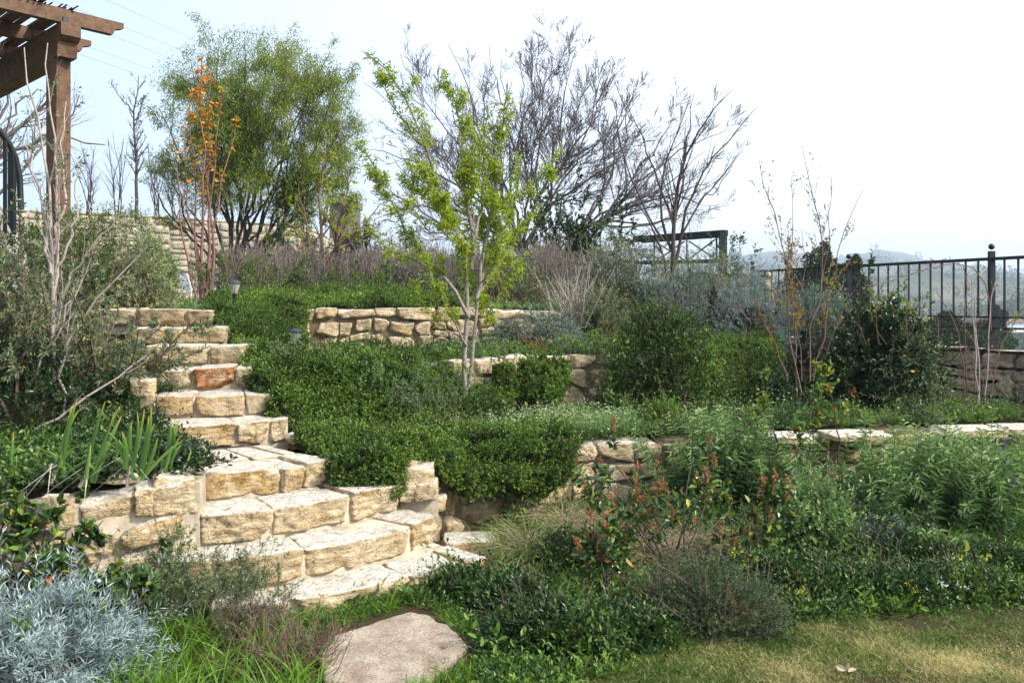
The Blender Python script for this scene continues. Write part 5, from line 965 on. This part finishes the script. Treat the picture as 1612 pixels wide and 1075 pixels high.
for i in range(20):
    th = R(168 - i * 8.1 + U(-3, 3)); ex, ey = 858 + 300 * math.cos(th) * U(.9, 1.03), 385 - 320 * math.sin(th) * U(.85, 1.02); d = 18 + U(-1.5, 1.5); o0 = (820, 395) if i < 13 else (905, 365)
    q1 = (o0[0] + (ex - o0[0]) * .35 + U(-12, 12), o0[1] + (ey - o0[1]) * .22); q2 = (o0[0] + (ex - o0[0]) * .7, o0[1] + (ey - o0[1]) * .6)
    bl.append(([(*o0, 18), (*q1, 18 + (d - 18) * .4), (*q2, 18 + (d - 18) * .7), (ex, ey, d)], .034, .005))
bl.append(([(812, 480, 18), (815, 440, 18), (818, 398, 18)], .11, .07)); bl.append(([(812, 470, 18), (850, 400, 18), (880, 375, 18), (908, 364, 18)], .06, .043))
tree('bare_tree', 'wide leafless tree with arching grey limbs and countless fine twigs behind the young tree', bl, B_MIDG, [dict(num=340, t0=.15, ang=.6, L=.38, up=.08, wob=.08, k=7, rr=.42), dict(num=1900, t0=.15, ang=.55, L=.42, up=.06, wob=.1, k=6, rr=.55), dict(num=9000, t0=.1, ang=.45, L=.85, up=.06, wob=.1, k=5, rr=.7, sides=3, minr=.0048)], None, k=11, wob=.05)
# small bare tree in front of the gate frame
tree('bare_tree', 'small dark leafless tree with straight upright shoots in front of the gate frame', [
  ([(1055, 500, 13), (1058, 430, 13), (1062, 360, 13), (1060, 300, 13), (1085, 220, 13), (1130, 160, 13), (1152, 142, 13)], .045, .005), ([(1055, 490, 13), (1045, 400, 13), (1025, 350, 13), (1003, 320, 13)], .03, .006), ([(1058, 430, 13), (1070, 380, 13), (1075, 330, 13), (1120, 250, 13), (1165, 200, 13), (1190, 170, 13)], .028, .004),
  ([(1060, 400, 13), (1040, 340, 13), (1042, 260, 13), (1070, 200, 13), (1087, 148, 13)], .024, .004), ([(1060, 360, 13), (1075, 280, 13), (1085, 200, 13), (1092, 150, 13)], .02, .004), ([(1062, 350, 13), (1030, 270, 13), (1010, 210, 13), (985, 160, 13)], .02, .004), ([(1045, 380, 13), (1000, 300, 13), (975, 230, 13), (963, 150, 13)], .018, .004), ([(1070, 380, 13), (1100, 320, 13), (1140, 270, 13), (1170, 235, 13)], .018, .004)],
  B_DARK, [dict(num=70, t0=.35, ang=.4, L=.3, up=.12, wob=.06, k=6, rr=.45), dict(num=160, t0=.2, ang=.4, L=.4, up=.1, wob=.06, k=5, rr=.6, sides=3)], None, k=10, wob=.015)
# slim dark tree left, and hedge of bare bushes on the far wall
def lf_few(mat, n, L, W, src=-1, lo=.3):
    def f(m, Ls):
        p, D = onbr(Ls[src][0], n, lo, 1, 1.); leaves(m, p, D, U(L * .6, L * 1.2, n), W, U(0, 1, n), 'd', droop=.2); return mat
    return f
tree('slim_tree', 'slim dark tree with a forked bare top standing above the far wall', [([(214, 345, 28), (215, 280, 28), (213, 220, 28), (211, 180, 28), (214, 160, 28), (222, 135, 28), (218, 120, 28)], .06, .012), ([(212, 180, 28), (195, 160, 28), (178, 140, 28), (176, 125, 28)], .022, .008), ([(213, 190, 28), (225, 165, 28), (226, 150, 28)], .03, .01)],
  B_DARK, [dict(num=60, t0=.25, ang=.8, L=.16, up=.1, k=5), dict(num=260, t0=.2, ang=.6, L=.5, up=.1, k=4, sides=3)], lf_few(G_DARK, 380, .12, .025, 1), k=9)
for i, (lb, x, y0, ht, n, d) in enumerate((('leafless bush on top of the far wall just right of the timber post', 140, 340, 110, 7, 28), ('leafless bush between the timber post and the slim dark tree', 185, 342, 130, 7, 29), ('bare bush right of the slim dark tree', 246, 340, 110, 6, 29), ('leafless bush at the foot of the orange leaved tree, on the far wall', 275, 345, 90, 6, 30))):
    ls = [([(x + U(-5, 5), y0, d), (x + U(-16, 16), y0 - ht * .4, d), (x + U(-40, 40), y0 - ht * U(.8, 1.1), d)], .018, .006) for _ in range(n)]
    tree('bare_bush', lb, ls, B_DARK, [dict(num=40, t0=.2, ang=.5, L=.4, up=.05, k=5), dict(num=160, t0=.1, ang=.5, L=.5, up=.05, k=4, sides=3)], None, 'bush', k=6)
tree('bare_tree', 'leafless grey tree seen behind the pergola post and handrail', [([(-120, 420, 20), (-60, 300, 20), (0, 225, 20), (50, 180, 20), (110, 140, 20)], .12, .02), ([(-60, 300, 20), (0, 245, 20), (60, 210, 20), (130, 215, 20), (165, 228, 20)], .07, .015), ([(-60, 320, 20), (-20, 200, 20), (10, 150, 20), (30, 120, 20)], .07, .015), ([(0, 225, 20), (25, 170, 20), (60, 140, 20)], .04, .012), ([(-40, 330, 20), (20, 290, 20), (60, 240, 20), (100, 180, 20), (125, 150, 20)], .05, .012)],
  B_GREY, [dict(num=90, t0=.2, ang=.6, L=.3, up=.05, k=6, rr=.45), dict(num=420, t0=.15, ang=.6, L=.42, up=.03, k=5), dict(num=900, t0=.15, ang=.5, L=.5, up=.03, k=4, sides=3)], None, k=9, wob=.06)
# small leafy tree on the upper terrace, left of centre
tree('small_tree', 'small brown stemmed tree with sparse pale green leaves behind the lavender', [([(508, 462, 12), (505, 440, 12), (512, 425, 12), (520, 400, 12), (527, 385, 12), (540, 330, 12), (548, 270, 12)], .045, .008), ([(506, 440, 12), (498, 420, 12), (488, 390, 12), (480, 350, 12), (470, 290, 12)], .03, .006), ([(512, 425, 12), (508, 390, 12), (505, 340, 12), (508, 270, 12), (505, 230, 12)], .03, .006), ([(520, 400, 12), (550, 370, 12), (580, 350, 12), (600, 320, 12)], .02, .005), ([(488, 390, 12), (460, 360, 12), (445, 330, 12)], .016, .005)],
  B_BROWN, [dict(num=60, t0=.2, ang=.7, L=.3, up=.08, k=5), dict(num=170, t0=.1, ang=.7, L=.45, up=.03, k=4, sides=3)], lf_few(G_FRESH, 1500, .045, .022), k=8)
# tall thin russet shrub at right
def lf_russet(m, Ls):
    n = 1050; p, D = onbr(Ls[-1][0], n, .1, 1, 1.2); k = rng.random(n) < np.clip(1.3 - (p[:, 2] - 1.7) * .75, .16, 1); p, D = p[k], D[k]; n = len(p); leaves(m, p, D, U(.018, .04, n), .018, U(0, 1, n), 'h')
    n = 350; p, D = onbr(Ls[1][0], n, .1, 1, 1.2); leaves(m, p, D, U(.015, .03, n), .014, U(0, 1, n), 'h'); return G_RUSSET
tree('russet_shrub', 'tall airy shrub with russet and yellow leaf buds in front of the railing', [([(1275, 600, 8.9), (1268, 540, 8.9), (1290, 470, 8.9), (1296, 400, 8.9), (1290, 340, 8.9), (1272, 285, 8.9), (1262, 225, 8.9)], .010, .0025), ([(1262, 620, 8.8), (1245, 560, 8.8), (1240, 480, 8.8), (1243, 420, 8.8), (1225, 350, 8.8), (1200, 300, 8.8), (1195, 250, 8.8)], .009, .0025),
  ([(1280, 600, 9), (1300, 520, 9), (1310, 430, 9), (1325, 370, 9), (1345, 330, 9), (1357, 300, 9)], .009, .0025), ([(1255, 620, 8.8), (1248, 500, 8.8), (1247, 400, 8.8), (1246, 320, 8.8), (1245, 270, 8.8)], .007, .002), ([(1290, 470, 8.9), (1302, 400, 8.9), (1305, 330, 8.9), (1308, 275, 8.9)], .006, .002), ([(1240, 600, 8.7), (1210, 520, 8.7), (1190, 470, 8.7), (1170, 440, 8.7)], .006, .002), ([(1300, 560, 9.1), (1330, 480, 9.1), (1355, 440, 9.1)], .006, .002), ([(1262, 600, 8.9), (1255, 480, 8.9), (1270, 420, 8.9), (1262, 360, 8.9)], .006, .002)],
  B_BROWN, [dict(num=85, t0=.25, ang=.4, L=.2, up=.1, k=5, rr=.5), dict(num=230, t0=.1, ang=.5, L=.4, up=.06, k=4, rr=.7, sides=3)], lf_russet, 'shrub', k=10, wob=.012)
# bare pruned canes at the right wall
for lb, pts, d in (('reddish bare cane leaning against the railing post', [(1528, 680), (1522, 600), (1518, 520), (1517, 420)], 9.3), ('pale straight cane with a yellow leaf at the top', [(1540, 680), (1536, 560), (1532, 460), (1530, 435)], 9.2), ('pale cane just right of the yellow leaf', [(1541, 690), (1540, 600), (1537, 520), (1532, 450)], 9.25), ('reddish cane right of the pale ones', [(1548, 680), (1553, 590), (1556, 520), (1568, 440)], 9.3), ('thick reddish cane at the left of the group', [(1482, 650), (1478, 560), (1475, 510), (1474, 490)], 9.2), ('thin cane curving left from the middle of the group', [(1520, 650), (1518, 570), (1500, 500), (1475, 460)], 9.3), ('arching cane looping over the top rail', [(1560, 520), (1562, 460), (1548, 430), (1530, 412), (1500, 408), (1450, 430), (1400, 447), (1360, 450)], 9.9), ('cane leaning far right toward the frame edge', [(1555, 650), (1570, 560), (1600, 500), (1640, 450)], 9.2)):
    P, Rr = limbs([([(x, y, d) for x, y in pts], .012 if 'thick' in lb or 'pale' in lb else .008, .004)], 9, .01); T = thing('cane', lb, 'cane', P[0, 0], 'bare canes by the boundary wall'); mb = MB(); tubes(mb, P, Rr, 5); mb.build('stem', [B_PALE if 'pale' in lb else B_RED], T)
    mb = MB(); Q, RQ = grow(P, Rr, 7, .2, .95, .6, .22, 4, .05, .1, .5); tubes(mb, Q, RQ, 3); mb.build('twigs', [B_RED], T)
    mb = MB(); p, D = onbr(Q, 9, .3, 1, 1); leaves(mb, p, D, .03, .02, U(0, 1, len(p)), 'h')
    if 'yellow leaf' in lb: leaves(mb, pd(1528, 452, d)[None], A([[-.5, 0, -1.]]), .06, .03, .42, 'h')
    mb.build('leaves', [G_ORANGE if 'yellow leaf' in lb else G_ROSE], T)
# ---------------------------------------------------------------- shrubs on the terraces
def at_(x, y, d): return pd(x, y, d)
mound('round_bush', 'round dark green bush with yellowish tips standing at the end of the middle wall', 'bush', xd(1040, 8.95, .58), .62, .55, 1.08, 3000, G_CREEP, .034, .018, 8, .12, .85, .16, 2.5, (.02, .62), .3, 'h', inner=.45, stems=60)
mound('herb_clump', 'small leafy herb clump at the foot of the round bush', 'low plant', xd(1045, 8.0, .55), .2, .16, .3, 220, G_MID, .03, .012, 9, .12, .9, .2, 4, (.1, .5), .6, stems=15)
mound('herb_clump', 'broad leaved weed left of the round bush', 'low plant', xd(975, 8.4, .55), .2, .16, .22, 120, G_MID, .05, .025, 7, .12, .9, .2, 4, (.1, .5), .6, 'h', stems=10)
# big dark bush in front of railing
mound('rose_bush', 'big dark leafy bush with a few reddish tips against the railing and boundary wall', 'bush', xd(1385, 9.3, .5), .64, .5, 1.35, 3000, G_DARK, .05, .024, 7, .13, .9, .2, 2.2, (.0, .6), .2, 'h', inner=.4, stems=60)
mound('grey_bush', 'drooping grey green bush at the right of the dark leafy bush', 'bush', xd(1428, 8.95, .5), .28, .3, .8, 750, G_GREY, .06, .022, 7, .13, .9, .2, 2.5, (.0, .5), -.3, 'h', inner=.5, stems=30)
wiry('rose_bush', 'loose upper shoots with small red leaves rising above the dark bush beside the railing', xd(1400, 9.3, 1.3), 26, .75, .5, 700, G_ROSE, B_BROWN, .005, 2., L=.04, W=.024, kind='h', base=.3)
# grey shrubs in front of the gate and wall end
for lb, x, y, d, rx, h, mt, n, tb in (('silvery grey shrub in front of the light wall end', 1145, 520, 12.6, .75, 1.05, G_BLUE, 1700, (.15, .8)), ('blue grey shrub between the small bare tree and the round bush', 1040, 520, 11.8, .6, .9, G_BLUE, 1100, (.1, .7)), ('silvery shrub with small orange dead leaves left of the railing end', 1190, 530, 11.5, .5, .8, G_SILVER, 900, (.0, .5)), ('grey green shrub under the gate frame', 1090, 470, 14.2, .9, .75, G_GREY, 1300, (.2, .8)),
    ('dark green shrub beneath the grey stalky one', 975, 500, 11.9, .6, .75, G_DARK, 1100, (.0, .5)), ('silvery shrub behind the russet shrub stems', 1290, 560, 10.3, .45, .85, G_BLUE, 900, (.1, .7))):
    mound('grey_shrub', lb, 'shrub', at_(x, y, d), rx, rx * .7, h, n, mt, .035, .009, 11, .13, .8, .25, 2.2, tb, .5, inner=.35, stems=60, bark=B_GREY, sr=.006)
wiry('stalky_shrub', 'clump of upright pale grey stalks at the right end of the upper wall', at_(905, 515, 10.9), 46, .85, .38, 900, G_GREY, B_PALE, .008, 1.5, L=.04, W=.010, base=.12, up=.03, wob=.06)
wiry('olive_shrub', 'tall olive green shrub behind the grey stalks', at_(935, 480, 13.), 70, 1.15, .5, 6500, G_GREY, B_GREY, .008, 2.5, L=.045, W=.012, base=.5, tb=(.1, 1))
wiry('olive_shrub', 'feathery olive shrub left of the small bare tree', at_(1005, 480, 13.2), 60, 1.1, .45, 5200, G_MID, B_GREY, .008, 2.5, L=.04, W=.012, base=.5, tb=(.0, .6))
wiry('evergreen_shrub', 'dark evergreen with small leaves rising behind the young tree', at_(885, 470, 14.5), 46, 1.75, .33, 8000, G_DARK, B_DARK, .012, 2.5, L=.06, W=.03, base=.45, kind='h', tb=(0, .7))
wiry('evergreen_shrub', 'dark spiky evergreen shrub behind the lavender, left of the young tree', at_(575, 462, 16), 30, 1.5, .6, 5000, G_DARK, B_DARK, .014, 2.5, L=.09, W=.02, base=.4, tb=(0, .4))
wiry('leafy_sprig', 'light green leafy sprig reaching up between gate frame and railing', at_(1160, 470, 12.5), 7, 1.05, .35, 330, G_DARK, B_GREEN, .005, 2., L=.06, W=.025, base=.15, kind='h', tb=(.3, .8))
wiry('leafy_sprig', 'thin upright leafy shoot rising over the railing above the dark bush', at_(1365, 470, 10.8), 3, .85, .1, 150, G_DARK, B_GREEN, .004, 3., L=.04, W=.02, base=.03, kind='h', tb=(.3, .8), TL=.15)
# faded lavender hedge: individual bushes
for i, (lb, x, y, d, n, h) in enumerate((('faded lavender bush nearest the white table', 395, 482, 11.6, 240, .92), ('faded purple lavender bush left of the small brown stemmed tree', 452, 478, 12.3, 250, .95), ('faded lavender bush just right of the small brown stemmed tree', 545, 472, 12.2, 220, .75), ('tall faded lavender bush behind the middle of the upper wall', 600, 474, 12.6, 280, .88), ('greyish lavender bush left behind the young tree trunk', 660, 474, 12.6, 260, .88), ('lavender bush directly behind the young tree trunk', 722, 474, 12.8, 240, .8), ('dull lavender bush right behind the young tree trunk', 780, 476, 12.6, 260, .9), ('lavender bush at the right end of the hedge', 845, 476, 12.6, 260, .95))):
    c = at_(x, y, d); T, P, Q, Q2 = wiry('lavender', lb, c, n, h * .72, .42, 2600, G_GREY, B_LAV, .004, 1.2, L=.035, W=.008, base=.28, up=.03, wob=.07, ang=.35, TL=.3, tb=(.1, .8), group='faded lavender hedge on the upper terrace', k=5)
    mb = MB(); e = np.concatenate([P[:, -1], Q[:, -1], Q2[:, -1]]); D = nrm(N(len(e), 3) * .3 + UPV); m_ = len(e)
    S = np.stack([e, e + D * U(.12, .28, (m_, 1))], 1); tubes(mb, S, np.full((m_, 2), .0025), 3); p, dd_ = onbr(S, m_ * 7, .3, 1, .6); leaves(mb, p, dd_, U(.015, .03, len(p)), .008, np.clip(rng.beta(2, 2, len(p)), 0, 1), 'd'); mb.build('dry_flower_stalks', [G_LAV], T)
for lb, x, y, d, rx, h, mt, n, tb in (('low blue grey lavender cushion, leftmost on the ledge', 800, 545, 10.0, .24, .32, G_BLUE, 420, (.1, .8)), ('low purple grey lavender cushion at the right on the ledge', 860, 548, 9.9, .38, .42, G_BLUE, 800, (.1, .8)), ('small rusty brown plant below the lavender cushions', 838, 562, 9.4, .18, .14, G_RUSSET, 200, (0, .35)), ('pale sage green plant beside the rusty one', 893, 565, 9.5, .22, .26, G_SAGE, 240, (.4, .6)), ('bright green herb at the right end of the ledge', 938, 565, 9.9, .28, .3, G_MID, 260, (.3, .6)), ('round dark green bush above the creeper, left of the small tree', 462, 480, 10.9, .24, .42, G_DARK, 520, (.2, .6)), ('grey green shrub spilling beside the top of the pier wall', 830, 485, 11.6, .4, .5, G_GREY, 420, (.0, .6))):
    mound('low_shrub', lb, 'low shrub', at_(x, y, d), rx, rx * .75, h, n, mt, .03, .009, 10, .09, .9, .22, 4, tb, .4, inner=.4, stems=40, low=0)
# left bed big shrubs
T, P, Q, Q2 = wiry('buddleia', 'tall sparse grey leaved shrub with pale peeling trunk at the left, partly over the steps', xd(60, 6.4, .85), 30, 1.5, .4, 13000, G_GREY, B_BROWN, .014, 3.5, L=.05, W=.012, base=.3, wob=.13, ang=.6, TL=.45, up=.0, tb=(.1, 1.))
wiry('buddleia', 'spreading tangle of grey leaved twigs reaching over the middle steps', xd(130, 6.5, .9), 34, 1.0, 1.1, 9500, G_GREY, B_BROWN, .010, 3., L=.045, W=.012, base=.2, wob=.13, up=-.02, tb=(.1, 1.))
tree('pale_trunk_shrub', 'pale peeling trunked shrub with bare whips crossing the timber post', [([(82, 680, 6.2), (85, 600, 6.2), (83, 520, 6.2), (80, 430, 6.2), (85, 370, 6.2), (75, 280, 6.2), (66, 210, 6.2), (52, 130, 6.2), (38, 75, 6.2)], .019, .004), ([(83, 470, 6.2), (95, 400, 6.2), (90, 330, 6.2), (88, 240, 6.2), (78, 140, 6.2), (75, 68, 6.2)], .013, .004), ([(80, 430, 6.2), (70, 350, 6.2), (60, 300, 6.2), (40, 230, 6.2)], .014, .004), ([(85, 400, 6.2), (100, 330, 6.2), (98, 240, 6.2), (104, 160, 6.2)], .012, .004), ([(90, 420, 6.2), (120, 350, 6.2), (118, 290, 6.2), (135, 240, 6.2)], .010, .003), ([(83, 500, 6.2), (110, 440, 6.2), (150, 380, 6.2), (200, 330, 6.2)], .010, .003), ([(20, 680, 6.), (50, 600, 6.), (70, 560, 6.), (110, 490, 6.), (130, 440, 6.)], .011, .004), ([(-10, 740, 5.7), (30, 690, 5.7), (90, 660, 5.7), (160, 610, 5.8), (230, 560, 5.9)], .014, .004), ([(100, 650, 6), (98, 590, 6), (105, 530, 6), (180, 440, 6), (230, 390, 6)], .010, .004)],
  B_PALE, [dict(num=60, t0=.2, ang=.5, L=.25, up=.06, k=5, rr=.5), dict(num=160, t0=.1, ang=.5, L=.4, up=.04, k=4, sides=3)], lf_few(G_GREY, 900, .045, .013), 'shrub', k=12, wob=.012)
for lb, x, y, d, rx, h, mt, n, tb, L in (('dense yellow green shrub behind the grey leaved shrub', 190, 500, 9.6, .75, 1.0, G_GREY, 1700, (.35, .65), .04), ('bright silvery green shrub left of the white chair', 240, 490, 10.6, .35, .95, G_SAGE, 900, (.3, .6), .04), ('green shrub around the foot of the timber post', 80, 500, 9.3, .8, 1.15, G_MID, 1500, (.0, .5), .04),
    ('dark undergrowth bush left of the iris clumps', 30, 705, 6.1, .7, .75, G_DARK, 1700, (.0, .5), .035), ('dark leafy bush behind the irises, left of the stone pier', 150, 690, 6.4, .45, .6, G_DARK, 1200, (.0, .45), .03), ('dark green bush at the left edge under the sloping wall', -20, 560, 7.2, .6, 1.1, G_DARK, 1400, (.0, .5), .035), ('leafy green plant trailing at the right of the iris clumps', 262, 765, 5.3, .2, .14, G_DARK, 240, (.1, .5), .03),
    ('dark low bush behind the rightmost iris, beside the steps', 225, 700, 5.9, .2, .22, G_DARK, 300, (.0, .4), .03), ('green shrub where the creeper meets the pier stones', 262, 640, 6.9, .15, .2, G_GREY, 200, (.1, .5), .03)):
    mound('shrub', lb, 'shrub', at_(x, y, d), rx, rx * .7, h, n, mt, L, L * .4, 9, .12, .9, .25, 2.2, tb, .4, inner=.4, stems=50, low=0)
# ---------------------------------------------------------------- beyond the boundary
def farcrown(m, c, rx, h, n, L):
    p, nn, q = dome(A(c), rx, rx, h, n, .35, 1.2 / rx, .5, -.4); leaves(m, p, nn + N(len(p), 3) * .6, L, L * .7, U(0, 1, len(p)), 'd')
for lb, x, y0, yb, d, rx, name in (('tall dark evergreen behind the russet shrub, beyond the railing', 1290, 378, 520, 38, 1.1, 'far_tree'), ('grey green tree just right of it, beyond the railing', 1342, 398, 520, 42, 1.0, 'far_tree'), ('lower rounded tree left of the tall evergreen, beyond the railing', 1245, 420, 540, 40, 1.2, 'far_tree'), ('dark bushy tree beyond the railing right of the dark bush', 1490, 490, 560, 45, 1.5, 'far_tree'), ('pointed conifer in the valley at the far right', 1576, 480, 560, 90, 1.3, 'far_tree'), ('rounded valley tree by the railing post', 1545, 505, 570, 60, 2.2, 'far_tree')):
    b = pd(x, yb, d); tp = pd(x, y0, d); T = thing(name, lb, 'tree', b); m = MB(); H = tp[2] - b[2]; tube1(m, [b, b + A([0, 0, H * .7])], [.18, .06], 6); m.build('trunk', [B_DARK], T); m = MB()
    for a in range(9): t = (a + .5) / 9; w_ = rx * (math.sin(math.pi * min(1, t * .8 + .15)) if 'conifer' not in lb else (1.05 - t)); farcrown(m, b + A([U(-.3, .3) * rx, U(-.3, .3) * rx, H * (.12 + .75 * t)]), w_ * U(.6, .9), H * .14, 420, .16 * d / 40)
    m.build('crown', [G_PINE], T)
m = MB(); k = 0
for i in range(2600):
    r = 70 * 10 ** U(0, 1.5); px_ = U(1050, 1800); th = math.atan((px_ - CX) / F); x, y = r * math.sin(th), r * math.cos(th); zz = float(terrain_h(A([x]), A([y]))[0])
    if fbm(A([[x, y, 0]]), .012, 2, 4)[0] < -.25: continue
    n = int(np.clip(14000 / r, 20, 150)); rx = U(1.2, 2.6) * (1 if r < 300 else 1.8 if r < 800 else 3.); farcrown(m, (x, y, zz + rx * .4), rx, rx * U(.8, 1.4), n, max(.35, r / 330))
o = m.build('woods', [G_PINE]); tag(o, 'wooded valley and hillside beyond the railing', 'woods', None, 'stuff')
# small white houses in the valley
for lb, x, y, d in (('tiny pale house in the valley at the far right', 1590, 515, 210), ('tiny pale house among valley trees by the railing post', 1505, 523, 180)):
    c = pd(x, y, d); T = thing('valley_house', lb, 'house', c); m = MB(); box(m, c, (2.2, 0, 0), (0, 2, 0), (0, 0, 1.2)); m.build('wall', [WHITE], T); m = MB(); v = A([c + A(q) for q in ((-2.5, -2.3, 1.21), (2.5, -2.3, 1.21), (2.5, 2.3, 1.21), (-2.5, 2.3, 1.21), (-2.5, 0, 2.1), (2.5, 0, 2.1))]); m.add(v, [[0, 1, 5, 4], [2, 3, 4, 5]]); m.add(v, [[1, 2, 5], [3, 0, 4]]); m.build('roof', [B_BROWN], T)
# ---------------------------------------------------------------- haze over the valley
hm = bpy.data.materials.new('valley_haze'); hm.use_nodes = True; nt = hm.node_tree; nt.nodes.clear(); ou = nt.nodes.new('ShaderNodeOutputMaterial'); vo = nt.nodes.new('ShaderNodeVolumePrincipled')
vo.inputs['Density'].default_value = HAZE; vo.inputs['Color'].default_value = (.74, .86, 1, 1); vo.inputs['Anisotropy'].default_value = .3; nt.links.new(vo.outputs[0], ou.inputs['Volume'])
m = MB(); box(m, (0, 0, 62), (2700, 0, 0), (0, 2700, 0), (0, 0, 100)); o = m.build('haze', [hm]); tag(o, kind='stuff')

for lb, x, y, d, n, h, mt in (('leafy green shrub among the lavender above the top of the creeper', 372, 478, 11.0, 40, .75, G_MID), ('green bush breaking the lavender hedge right of the small tree', 560, 474, 11.6, 44, .55, G_MID), ('olive green bush in front of the lavender left of the young tree', 650, 476, 11.6, 40, .5, G_GREY), ('grey green bush at the right part of the lavender hedge', 810, 478, 11.8, 50, .85, G_GREY), ('dark green bush at the back behind the lavender hedge', 690, 470, 14.5, 40, 1.0, G_DARK)):
    wiry('green_shrub', lb, at_(x, y, d), n, h, .55, 3600, mt, B_BROWN, .006, 2.5, L=.04, W=.016, base=.35, tb=(.1, .9))

mound('low_shrub', 'grey leaved shrub hugging the right end of the upper front wall below the stalks', 'low shrub', at_(945, 530, 10.7), .42, .35, .58, 700, G_GREY, .035, .01, 9, .11, .9, .25, 3, (.0, .7), .4, inner=.35, stems=40)
mound('low_shrub', 'dark green undergrowth around the base of the russet shrub', 'low shrub', xd(1262, 9.25, .5), .42, .3, .5, 750, G_DARK, .035, .015, 8, .12, .9, .25, 3, (.0, .6), .4, inner=.35, stems=40)
